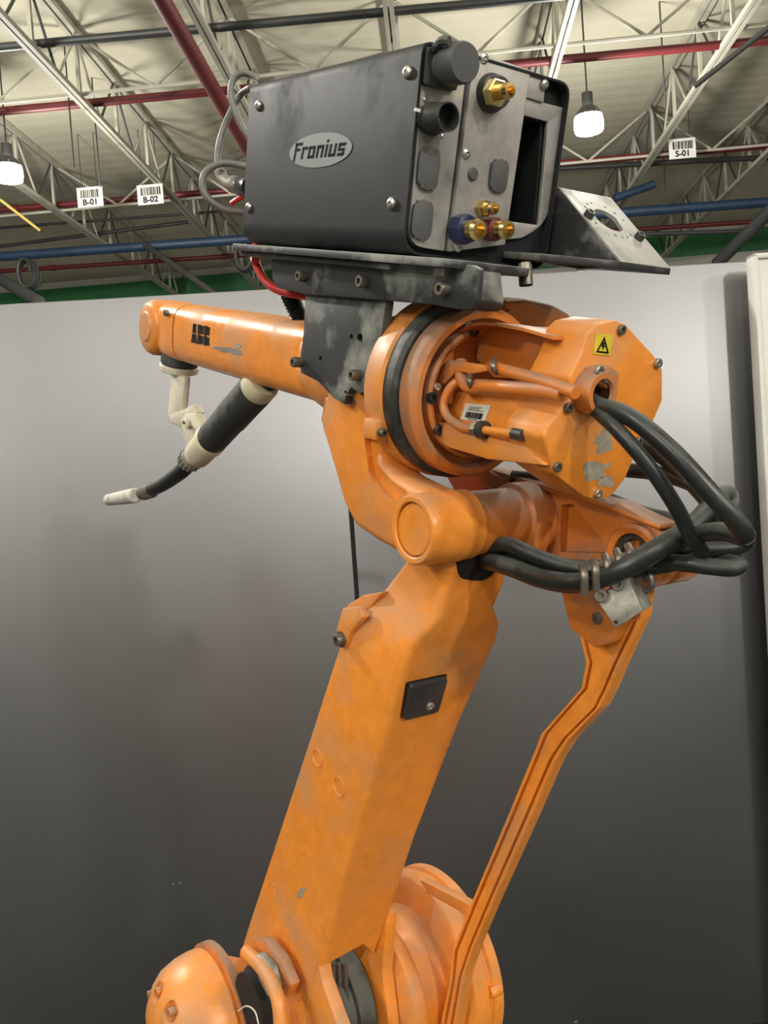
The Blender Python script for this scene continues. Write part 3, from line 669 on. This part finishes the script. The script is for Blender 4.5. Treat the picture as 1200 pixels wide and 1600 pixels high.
# --- rear lever and the link rod
lev = mk('rear_lever', kp([(700, 745), (762, 734), (823, 752), (949, 789), (1020, 815), (1040, 840), (1032, 880), (985, 925), (966, 976), (950, 1006), (929, 1013), (889, 982), (876, 925), (853, 864), (800, 850), (740, 815)], .700, .722, .003), ORANGE_D, ROB)
cut(lev, prism([KW(x, y, .69) for x, y in ((868, 790), (884, 788), (935, 850), (935, 866), (862, 864))], KD * .022), prism([KW(x, y, .69) for x, y in ((860, 872), (930, 880), (915, 902), (880, 910))], KD * .016))
mk('lever_flange', prism([KW(x, y, .694) for x, y in ((762, 732), (823, 750), (949, 788), (1030, 820), (1030, 828), (948, 797), (822, 759), (764, 741))], KD * .044, .002), ORANGE_D, ROB)
bolt(ROB, KW(934, 966, .700), -KD, .0065, .003)
RH = K(990, 870, .695)
mk('rod_hub', klathe(RH.y, RH.z, [(.024, .705), (.024, .692), (.030, .690), (.033, .693), (.0335, .70), (.0335, .722), (.029, .726), (.029, .732), (.0335, .736), (.0335, .766), (.030, .770)], 40), ORANGE_D, ROB)
mk('hub_seal', klathe(RH.y, RH.z, [(.0, .700), (.016, .700), (.018, .697), (.0235, .697), (.0235, .71)], 32), RUBBER, ROB)
Lp = [(904, 985), (916, 1036), (908, 1076), (880, 1108), (846, 1146), (836, 1172), (788, 1288), (736, 1412), (706, 1488), (702, 1536), (688, 1600), (668, 1680)]
Rp = [(1000, 965), (966, 1040), (950, 1078), (936, 1106), (888, 1156), (866, 1190), (820, 1296), (770, 1408), (740, 1478), (724, 1524), (712, 1600), (694, 1680)]
def inset(L, R, m):
    out = []
    for p, q in zip(L, R):
        d = math.hypot(q[0] - p[0], q[1] - p[1]); out.append((p[0] + (q[0] - p[0]) * m / d, p[1] + (q[1] - p[1]) * m / d))
    return out
Lf, Rf = Lp + [], Rp[::-1]
rod = mk('link_rod', kp([(1010, 885), (960, 890), (915, 930)][::-1][::-1] + Lf + Rf, .728, .748, .002), ORANGE, ROB)
mk('rod_face', kp(inset(Lp, Rp, 9) + inset(Rp, Lp, 9)[::-1], .7215, .730, .0015), ORANGE, ROB)
mk('rod_edge', kp(Lp + inset(Lp, Rp, 4.5)[::-1], .7215, .730, .0006), ORANGE, ROB)
mk('rod_edge', kp(Rp + inset(Rp, Lp, 4.5)[::-1], .7215, .730, .0006), ORANGE, ROB)
# bare and smudged paint patches with ragged outlines
BARE = plain('bare_grey_patch', (0.30, 0.27, 0.215), 0.55, var=0.25, scale=90)
SMUD = plain('dark_smudge', (0.20, 0.17, 0.16), 0.6, var=0.3, scale=90)
def blob(px, py, rx, ry, fn, nrm, mat, seed, ang=0.0):
    random.seed(seed); P = []
    for i in range(22):
        a = 2 * math.pi * i / 22; q = random.uniform(.6, 1.15); x, y = rx * q * math.cos(a), ry * q * math.sin(a)
        P.append(fn(px + x * math.cos(ang) - y * math.sin(ang), py + x * math.sin(ang) + y * math.cos(ang)))
    mk('worn_patch', prism(P, nrm * .0003), mat, ROB, smooth=0)
rearf = lambda x, y: onR(x, y, RT - .0001)
blob(944, 690, 16, 22, rearf, -fa, BARE, 1, .3); blob(930, 735, 24, 16, rearf, -fa, BARE, 2, -.5); blob(946, 752, 14, 10, rearf, -fa, BARE, 5)
armf = lambda x, y: ARM.P(*ARM.onK(x, y, .5648), .5648)
blob(358, 548, 26, 5, armf, -KD, SMUD, 3, .22); blob(372, 541, 6, 4, armf, -KD, BARE, 4)
kf = lambda x, y: KW(x, y, .5448)
blob(470, 1395, 5, 12, kf, -KD, BARE, 8, .5)
# ================================================================== TORCH
KT = .600
TO = thing('welding_torch', KW(297, 640, KT), 'dark sleeved welding torch hanging on an off-white bracket under the wrist', 'torch')
def kt(x, y, k=KT): return KW(x, y, k)
ax = (kt(278, 590, .612) - kt(281, 556, .612))
fl0 = kt(282, 553, .614)
mk('tool_flange', lathe(fl0, ax, [(.020, -.006), (.032, .0), (.0335, .004), (.0335, .017), (.031, .020)], 36), SLEEVE, TO)
mk('flange_ring', lathe(fl0 + ax.normalized() * .020, ax, [(.033, 0), (.035, .002), (.035, .010), (.033, .012)], 36), WHITEM, TO)
def kq(pts, k, k1, bev=.002, mat=WHITEM, name='arm'): return mk(name, kp(pts, k, k1, bev), mat, TO)
kq([(266, 583), (288, 588), (283, 640), (278, 655), (260, 652), (261, 640)], .600, .614, .005, name='bracket_neck')
kq([(262, 648), (284, 640), (300, 632), (306, 645), (298, 662), (280, 668), (266, 662)], .598, .616, .004, name='bracket_knuckle')
kq([(280, 655), (288, 646), (302, 646), (311, 664), (318, 680), (312, 698), (300, 706), (288, 694), (284, 678)], .584, .606, .005, name='torch_holder')
bolt(TO, kt(294, 662, .582), -KD, .008, .006, WHITEM); 
for x, y in ((290, 660), (300, 668)): bolt(TO, kt(x, y, .580), -KD, .003, .005, BSTEEL)
A_, B_ = kt(331, 686), kt(402, 607); dt = (B_ - A_).normalized(); LT = (B_ - A_).length
mk('sleeve', lathe(A_, dt, [(.0255, 0), (.0265, .004), (.0265, LT * .45), (.0275, LT * .46), (.0275, LT - .003), (.0265, LT)], 32), SLEEVE, TO)
mk('end_ring', lathe(A_ - dt * .016, dt, [(.0255, 0), (.0272, .002), (.0272, .016), (.026, .018)], 32), CREAMR, TO)
mk('end_ring', lathe(B_ - dt * .001, dt, [(.026, 0), (.0272, .002), (.0272, .018), (.024, .028), (.012, .030)], 32), CREAMR, TO)
mk('holder_sleeve', lathe(A_ - dt * .072, dt, [(.020, 0), (.0235, .003), (.0245, .02), (.0245, .056)], 32), WHITEM, TO)
nb = kt(297, 719); nd = (kt(300, 713) - kt(290, 729)).normalized()
nut = []
for i in range(16):
    a = 2 * math.pi * i / 16; _, xx, yy = basis(nd); q = nb + (xx * math.cos(a) + yy * math.sin(a)) * .0185
    nut.append(cyl(q - nd * .007, q + nd * .007, .003, 6))
mk('knurled_nut', join(lathe(nb, nd, [(.016, -.010), (.0185, -.008), (.0185, .008), (.017, .012)], 24), *nut), ALU, TO)
mk('torch_neck', tube([kt(300, 715), kt(288, 732), kt(272, 745), (kt(250, 759)), kt(222, 771)], lambda q: .0150 - .0022 * q, 16), CABLE, TO)
mk('neck_collar', lathe(kt(238, 766), kt(205, 776) - kt(238, 766), [(.0128, 0), (.0150, .004), (.0150, .048), (.0135, .052)], 20), dusty('sooty_collar', (.10, .09, .075), (.22, .20, .17), .45, .1, 0, .6, scale=60), TO)
n0, n1 = kt(212, 774), kt(170, 781)
mk('gas_nozzle', lathe(n0, n1 - n0, [(0, 0), (.013, 0), (.0155, .003), (.0155, .03), (.0128, (n1 - n0).length - .002), (.0122, (n1 - n0).length), (.0092, (n1 - n0).length), (.0092, .03), (0, .03)], 24, cap=False), NOZZLE, TO)
mk('contact_tip', cyl(n1 - (n1 - n0).normalized() * .03, n1 - (n1 - n0).normalized() * .001, .0035, 10), BSTEEL, TO)
tag(mk('torch_cable', tube([B_ + dt * .025, kt(425, 600), kt(440, 585, .64), kt(470, 560, .70), kt(500, 555, .70)], .010, 10), CABLE), 'short black cable leaving the upper end of the torch sleeve', 'cable')
# ================================================================== WIRE FEEDER
p = K(628, 396, .511); FF = Frame(.511, p.y, p.z, math.radians(16.5)); ga, gb, gk = FF.dirs()
FL_, FH, K0, K1 = .348, .187, .511, .706

FE = thing('wire_feeder', FF.P(FL_ / 2, 0, (K0 + K1) / 2), 'black box-shaped Fronius wire feeder on top of the robot arm', 'wire feeder')
def fo(px, py, t=0.0): return FF.P(t, *FF.onT(px, py, t))
def rr(k0, k1, u0, u1, r, t, seg=5): return round_poly([FF.P(t, u, k) for u, k in ((u0, k0), (u1, k0), (u1, k1), (u0, k1))], r, seg)
body = mk('housing', prism(rr(K0, K1, 0, FH, [.024, .012, .016, .022], .0), ga * FL_), BLACKP, FE)
# the shell stands proud of the front panels; hollow right bay
cut(body, prism(rr(K0 + .0022, K1 - .0022, .0022, FH - .0022, [.022, .010, .014, .020], -.01), ga * .022),
    prism([fo(x, y, 0.0) - ga * .02 for x, y in ((800, 175), (858, 190), (846, 352), (785, 342))], ga * .16))
PT = .004
def fpan(pts, name, mat=PANELG, t=PT, th=.007, bev=.0008, r=0): 
    P = [fo(x, y, t) for x, y in pts]
    if r: P = round_poly(P, r, 4)
    return mk(name, prism(P, ga * th, bev), mat, FE)
fpan([(664, 66), (733, 78), (694, 392), (638, 383)], 'left_panel', r=[.006, .001, .001, .018])
mid = fpan([(742, 80), (829, 110), (789, 382), (702, 393)], 'middle_panel', r=.001, t=.001, th=.010)
fpan([(822, 114), (853, 120), (850, 160), (816, 150)], 'corner_tab', t=.003, th=.004)
fpan([(815, 152), (886, 170), (868, 300), (850, 352), (815, 372), (786, 374), (790, 345), (842, 352), (856, 190), (812, 178)], 'bay_frame', t=.006, th=.004, r=[.001, .001, .02, .02, .006, .001, .001, .001, .001, .001])
tf = -ga
# side screws and logo on the left face
def fk_(px, py, k=K0): return FF.P(*FF.onK(px, py, k), k)
for x, y in ((637, 113), (404, 165), (389, 324), (612, 318)): pan(FE, fk_(x, y), -gk, .0062)
lo = fk_(499, 235); ell = []
lg = mk('logo_plate', prism([lo - ga * (-.066 * math.cos(a)) + gb * (.0175 * math.sin(a)) for a in [2 * math.pi * i / 40 for i in range(40)]], gk * -.0006), LOGOG, FE, smooth=0, label='grey oval logo plate reading Fronius')
def stroke_word():
    T = .17; H = .72
    G = {'F': (.62, [(0, -.12, T, 1.0), (0, 1.0 - T, .66, 1.0), (T, .5, .5, .5 + T)]), 'r': (.52, [(0, 0, T, H), (0, H - T, .50, H)]),
         'o': (.66, [(0, 0, T, H), (.42, 0, .42 + T, H), (0, 0, .5, T), (0, H - T, .5, H)]), 'n': (.66, [(0, 0, T, H), (0, H - T, .5, H), (.42, 0, .42 + T, H)]),
         'i': (.24, [(0, 0, T, H), (0, .84, T, 1.0)]), 'u': (.66, [(0, 0, T, H), (0, 0, .5, T), (.42, 0, .42 + T, H)]),
         's': (.60, [(0, 0, .55, T), (.38, 0, .55, .42), (0, .28, .55, .42), (0, .28, T, H), (0, H - T, .58, H)])}
    x = 0; out = []
    for ch in 'Fronius':
        w, rs = G[ch]
        for a, b, c_, d_ in rs: out.append([(x + a, b), (x + c_, b), (x + c_, d_), (x + a, d_)])
        x += w + .10
    return out, x - .1
wd, wl = stroke_word(); sc = .108 / wl; pr_ = []
for poly in wd:
    P = []
    for x, y in poly: P.append(lo - gk * .0007 - ga * ((x - wl / 2) * sc + (y - .4) * .0045) + gb * ((y - .43) * .0175))
    pr_.append(prism(P, gk * -.0002))
mk('lettering', join(*pr_), PRINT, lg, smooth=0)
# front fittings
def fl(px, py, prof, mat, name, t=PT, seg=24, cap=True): return mk(name, lathe(fo(px, py, t), tf, prof, seg, cap), mat, FE)
fpan([(668, 72), (724, 80), (714, 142), (690, 138), (663, 132)], 'socket_base', DARK, t=-.002, th=.006, r=.003)
fl(694, 104, [(.0150, 0), (.0150, .006), (.0172, .008), (.0178, .010), (.0178, .028), (.0165, .031), (.0, .0315)], CAPG, 'screw_cap', -.002, 28)
mk('cap_strap', tube([fo(680, 76, -.004), fo(690, 64, -.018), fo(702, 64, -.026)], .0042, 8), CAPG, FE)
mk('cap_strap', tube([fo(692, 72, -.004), fo(704, 68, -.018), fo(712, 70, -.024)], .003, 8), CAPG, FE)
fpan([(654, 170), (670, 160), (690, 172), (696, 196), (686, 212), (662, 206), (652, 192)], 'socket_flange', DARK, t=.001, th=.004, r=.003)
fl(674, 186, [(.0145, 0), (.0145, .006), (.0130, .008), (.0130, .026), (.0116, .026), (.0116, .010), (.0, .010)], DARK, 'multi_pin_socket', .001, 24, False)
mk('socket_mark', box(fo(652, 172, -.004), ga, gb, gk, .002, .003, .006), FRAME, FE)
q = fo(674, 186, -.006); pins = [cyl(q + gb * (.005 * math.sin(a)) + gk * (.005 * math.cos(a)), q - ga * .006 + gb * (.005 * math.sin(a)) + gk * (.005 * math.cos(a)), .0007, 6) for a in [i * math.pi / 3 for i in range(6)]]
mk('socket_pins', join(*pins), BRASS, FE)
for x, y, r in ((664, 156, .0026), (691, 213, .0026), (756, 91, .0052), (728, 240, .0052), (715, 386, .0052), (851, 132, .005)): pan(FE, fo(x, y, .001 if x > 700 else PT), tf, r)
def flower(px, py, w, h, lean=0, t=PT):
    o = fo(px, py, t); P = []
    for i in range(40):
        a = 2 * math.pi * i / 40; c_, s_ = math.cos(a), math.sin(a)
        x = w * math.copysign(abs(c_) ** .55, c_); y = h * math.copysign(abs(s_) ** .55, s_)
        wob = 1 - .13 * math.exp(-((abs(s_) - .75) / .12) ** 2) * (1 if c_ < 0 else .3) - .10 * math.exp(-((abs(c_) - .2) / .15) ** 2)
        P.append(o + gk * x * wob + gb * y * wob)
    return mk('blanking_cover', prism(P, tf * .0042, .0016), CAPG, FE)
flower(667, 264, .0125, .0205); flower(657, 344, .0122, .0195); flower(777, 275, .0115, .0165, 0, .001)
fl(738, 272, [(.0062, 0), (.0062, .002), (.005, .0032), (0, .0034)], CAPG, 'blanking_plug', .001)
fl(766, 146, [(.018, 0), (.018, .003), (.0165, .005), (.0165, .008), (.0150, .009), (.0150, .013), (.0138, .015)], DARK, 'central_connector_ring', .001)
def fit(px, py, hexr, hexl, r, L, collar=None, t=.001, cl=0.0):
    o = fo(px, py, t); off = 0
    if collar: mk('collar', lathe(o, tf, [(collar[1], 0), (collar[1], collar[2] * .9), (collar[1] * .85, collar[2])], 8), collar[0], FE); off = collar[2]
    if hexr: mk('hex_nut', lathe(o + tf * off, tf, [(hexr * .92, 0), (hexr, .0012), (hexr, hexl - .0012), (hexr * .9, hexl)], 6), BRASS, FE, smooth=20); off += hexl
    pf = [(r * 1.0, 0), (r, L * .62), (r * 1.12, L * .7), (r * .95, L * .98), (r * .62, L), (r * .62, L * .35), (0, L * .35)]
    return mk('brass_fitting', lathe(o + tf * off, tf, pf, 20, False), BRASS, FE)
fit(768, 146, .0128, .011, .0068, .016, None, -.011)
fit(752, 326, .0085, .009, .0058, .012)
fit(716, 358, None, 0, .0092, .017, (BLUEP, .0145, .017))
fit(763, 358, None, 0, .0088, .016, (REDP, .0118, .015))
# cables behind the feeder
def fcab(pts, r, d, lab, mat=CABLEG): return tag(mk('feeder_cable', tube([D(x, y, dd) for (x, y), dd in zip(pts, d)], r, 10), mat), lab, 'cable', 'cables behind the feeder')
fcab([(408, 128), (396, 119), (379, 114), (365, 124), (361, 150), (371, 182), (385, 208), (400, 224)], .0048, [1.19, 1.21, 1.21, 1.21, 1.21, 1.21, 1.21, 1.2], 'grey cable looping highest behind the feeder top corner')
fcab([(410, 136), (394, 136), (376, 148), (358, 180), (344, 218), (340, 250), (346, 272)], .0045, [1.18, 1.2, 1.23, 1.235, 1.23, 1.23, 1.22], 'grey cable bowing down to the angled plug behind the feeder')
fcab([(400, 262), (386, 260), (350, 255), (325, 265), (316, 285), (324, 308), (350, 327), (386, 332), (400, 330)], .0048, [1.19, 1.2, 1.2, 1.2, 1.2, 1.2, 1.2, 1.2, 1.18], 'grey cable in a wide loop at the feeder rear, lowest')
PLG = thing('angled_plug', D(362, 290, 1.2), 'pale angled cable plug screwed into the feeder rear', 'plug')
mk('elbow', tube([D(344, 266, 1.22), D(346, 276, 1.22), D(356, 285, 1.21), D(366, 289, 1.2)], .008, 10), ALU, PLG)
mk('union_nut', cyl(D(364, 288, 1.205), D(379, 291, 1.19), .012, 12), ALU, PLG); mk('socket', cyl(D(378, 291, 1.19), D(392, 293, 1.165), .014, 14), DARK, PLG)
tag(mk('red_tie', tube([D(362, 318, 1.2), D(374, 310, 1.19), D(388, 304, 1.18)], .004, 8), REDHOSE), 'small red tie hanging below the angled plug', 'tie')
tag(mk('red_hose', tube([FF.P(.345, .01, .53), FF.P(.345, -.02, .53), D(398, 405, 1.13), D(410, 433, 1.12), D(432, 452, 1.10), D(470, 461, 1.08), D(500, 466, 1.12)], .0055, 10), REDHOSE), 'red hose bending down under the feeder plate', 'hose')
cor = catmull([D(448, 455, 1.16), D(458, 475, 1.17), D(470, 500, 1.18), D(490, 530, 1.2)], 12)
tag(mk('corrugated_hose', tube(catmull(cor, 3), lambda q: .0115 + .0016 * math.sin(q * 150), 14, smooth=False), CABLE), 'black corrugated hose behind the bracket, above the arm tube', 'hose')
# ================================================================== MOUNTING BRACKET
MB_ = thing('mounting_bracket', KW(540, 600, .541), 'scuffed black steel bracket carrying the feeder beside the arm drum', 'bracket')
sp_ = mk('side_plate', kp([(477, 455), (603, 470), (596, 520), (583, 570), (580, 603), (562, 617), (549, 606), (540, 618), (538, 632), (520, 622), (497, 596), (470, 583), (468, 566), (474, 517)], .530, .541, .0012), BRACK, MB_)
cut(sp_, *[lathe(KW(x, y, .52), KD, [(r, 0), (r, .03)], 14) for x, y, r in ((537, 526, .0034), (550, 528, .0055), (489, 560, .0032), (528, 614, .003))])
for x, y in ((470, 566), (562, 586)): bolt(MB_, KW(x, y, .530), -KD, .0062, .012)
mk('angle_beam', kp([(424, 400), (738, 414), (748, 420), (744, 470), (736, 485), (712, 483), (676, 476), (604, 470), (477, 460), (434, 450), (425, 436)], .523, .530, .0015), BRACK, MB_)
mk('beam_end', kp([(716, 414), (738, 414), (744, 470), (737, 484), (720, 482)], .530, .565, .002), BRACK, MB_)
for x, y, r in ((476, 432, .0062), (572, 440, .0066), (698, 452, .0066)): bolt(MB_, KW(x, y, .523), -KD, r, .010)
mk('worn_pad', kp([(678, 419), (695, 419), (694, 432), (677, 431)], .5222, .523, 0), ALU, MB_)
mk('base_plate', prism(round_poly([FF.P(t, -.002, k) for t, k in ((.362, .503), (-.075, .503), (-.085, .53), (-.085, .60), (-.02, .66), (.362, .66))], .006, 3), gb * -.008, .001), BRACK, MB_)
mk('lower_plate', prism([FF.P(t, -.0105, k) for t, k in ((.355, .512), (.02, .512), (.02, .64), (.355, .64))], gb * -.006, .001), BRACK, MB_)
# spool side bracket: inclined plate with hole pattern, gusset and foot
q0, q1, q2, q3 = None, None, None, None
KG = K1 + .006
TL = FF.onK(872, 292, KG); BLp = FF.onK(966, 408, KG)
KW2 = KG + .085
def inc(a, b, off=0.0):                                      # a: 0 top .. 1 bottom, b: 0 left .. 1 right
    t = TL[0] + (BLp[0] - TL[0]) * a; u = TL[1] + (BLp[1] - TL[1]) * a; return FF.P(t, u, KG + (KW2 - KG) * b)
nI = (inc(1, 0) - inc(0, 0)).cross(inc(0, 1) - inc(0, 0)).normalized()
if nI.dot(Vector((0, 0, HC)) - inc(.5, .5)) < 0: nI = -nI
ip = mk('slotted_plate', prism([inc(0, 0), inc(0, 1), inc(1, 1), inc(1, 0)], nI * -.004, .0006), GREYPL, MB_)
LX, LY = (inc(0, 1) - inc(0, 0)).length, (inc(1, 0) - inc(0, 0)).length
exI, eyI = (inc(0, 1) - inc(0, 0)).normalized(), (inc(0, 0) - inc(1, 0)).normalized()
cI = inc(.40, .5); R0 = min(LX, LY) * .22
dsh = [cI + exI * R0 * math.cos(a) + eyI * R0 * math.sin(a) for a in [math.radians(20 + 300 * i / 30) for i in range(31)]]
holes = [lathe(cI + (exI * math.cos(a) + eyI * math.sin(a)) * R0 * 1.55 + nI * .01, -nI, [(.0018, 0), (.0018, .03)], 8) for a in [math.radians(x) for x in (100, 120, 140, 165, 60, 35, 10, 250, 270, 290, 310, 200)]]
cut(ip, prism([p_ + nI * .01 for p_ in dsh], nI * -.03), *holes)
for a, b in ((.40, .12), (.62, .82)): bolt(MB_, inc(a, b), nI, .0055, .007, DARK)
bl2 = FF.onK(780, 382, KG)
mk('gusset_plate', prism([FF.P(t, u, KG) for t, u in (TL, BLp, (BLp[0] + .01, BLp[1] - .006), FF.onK(905, 420, KG), FF.onK(770, 398, KG), FF.onK(800, 340, KG), FF.onK(862, 300, KG))], gk * .004, .0005), BRACK, MB_)
mk('foot_plate', prism([FF.P(BLp[0], BLp[1], KG), FF.P(BLp[0], BLp[1], KW2), FF.P(BLp[0] + .16, BLp[1], KW2), FF.P(BLp[0] + .16, BLp[1], KG - .06), FF.P(BLp[0] + .05, BLp[1], KG - .06)], gb * -.007, .0006), BRACK, MB_)
bolt(MB_, D(822, 446, .86), UP, .007, .022)
# ================================================================== CABLES
def cab(pts, r, lab, mat=CABLE): return tag(mk('cable', tube([D(*q) for q in pts], r, 14, 8), mat), lab, 'cable', 'black cable bundle behind the robot')
cab([(914, 622, .80), (935, 634, .775), (985, 652, .745), (1050, 705, .725), (1110, 770, .715), (1150, 815, .715), (1163, 838, .73), (1120, 830, .755), (1060, 845, .78), (990, 885, .80), (940, 897, .81)], .0082, 'thickest black cable arching outermost from the motor cover gland')
cab([(912, 628, .80), (930, 640, .775), (965, 672, .75), (1015, 730, .74), (1055, 790, .745), (1080, 840, .76), (1098, 868, .785), (1060, 880, .80), (990, 892, .81)], .0068, 'thinner black cable dropping straight across the bundle from gland')
cab([(880, 735, 1.03), (935, 732, .97), (985, 735, .90), (1030, 740, .86), (1085, 758, .82), (1120, 790, .80), (1155, 830, .79), (1164, 850, .80), (1120, 858, .80), (1040, 860, .81), (960, 893, .82)], .0078, 'black cable coming from behind the motor cover, bending right')
cab([(880, 690, 1.02), (940, 685, .96), (1000, 695, .88), (1040, 718, .85), (1085, 760, .82), (1115, 800, .80), (1120, 840, .81), (1060, 862, .82)], .0075, 'black cable between the outer arch and the crossing cable')
cab([(745, 882, .985), (764, 877, .93), (802, 888, .895), (846, 904, .86), (900, 911, .82), (960, 895, .785), (1020, 862, .775), (1080, 823, .785), (1128, 776, .82), (1138, 782, .87), (1120, 815, .89), (1080, 830, .89)], .0098, 'thick grey-black hose from the arm mouth rising to the right', CABLE)
cab([(742, 884, .99), (752, 864, .945), (790, 850, .905), (830, 866, .88), (880, 884, .855), (930, 888, .835), (980, 880, .83)], .0080, 'black cable leaving the arm mouth, upper one')
cab([(748, 892, .99), (758, 872, .96), (785, 860, .93), (825, 874, .90), (870, 888, .875), (925, 892, .85)], .0070, 'black cable leaving the arm mouth, rearmost')
cab([(990, 880, .815), (1040, 878, .80), (1100, 884, .78), (1140, 888, .77), (1155, 884, .78), (1130, 876, .80), (1080, 868, .82)], .0078, 'lowest black cable of the bundle ending in a flat bend')
cab([(800, 745, 1.0), (860, 752, .98), (930, 772, .95), (1000, 800, .90), (1060, 815, .86), (1120, 838, .82), (1160, 858, .80)], .0078, 'black cable running along the rear lever under the cover')
cab([(860, 762, .99), (930, 785, .95), (1000, 810, .91), (1065, 832, .87)], .0065, 'thin black cable beneath the one along the rear lever')
# clamp block that holds the bundle
CB = thing('cable_clamp', D(975, 960, .80), 'scratched aluminium cable clamp block hanging on the bundle', 'clamp')
bx0 = [D(x, y, d) for x, y, d in ((930, 935, .802), (980, 898, .80), (1004, 955, .79), (962, 982, .80))]
dv = (D(1020, 945, .822) - D(1004, 955, .79))
mk('block', prism(bx0, dv, .0015), ALU, CB)
nB = (bx0[1] - bx0[0]).cross(bx0[3] - bx0[0]).normalized()
if nB.dot(Vector((0, 0, HC)) - bx0[0]) < 0: nB = -nB
mk('jaw', prism([D(x, y, d) for x, y, d in ((905, 905, .80), (940, 880, .80), (985, 862, .795), (1000, 880, .79), (960, 905, .795), (925, 925, .80))], nB * -.03, .004), ALU, CB)
for i in range(5):
    q = D(912 + 18 * i, 905 - 8 * i, .795 - .002 * i)
    mk('jaw_rib', tube([q + UP * .012 - nB * .006, q + nB * .006 + UP * .004, q - UP * .014 + nB * .002], .0038, 8), BSTEEL, CB)
for x, y in ((937, 930), (963, 912)): bolt(CB, D(x, y, .798), nB, .0065, .006, BSTEEL)
for x, y in ((962, 972), (990, 952)): mk('drill_hole', lathe(D(x, y, .7945), nB, [(.0018, 0), (.0018, .001), (0, .001)], 10, False), HOLE, CB)
mk('tie_wire', tube([D(1008, 905, .80), D(1016, 900, .79), D(1018, 915, .79), D(1008, 925, .80)], .003, 8), BSTEEL, CB)
for o in bpy.data.objects:
    if '_o' in o: del o['_o']
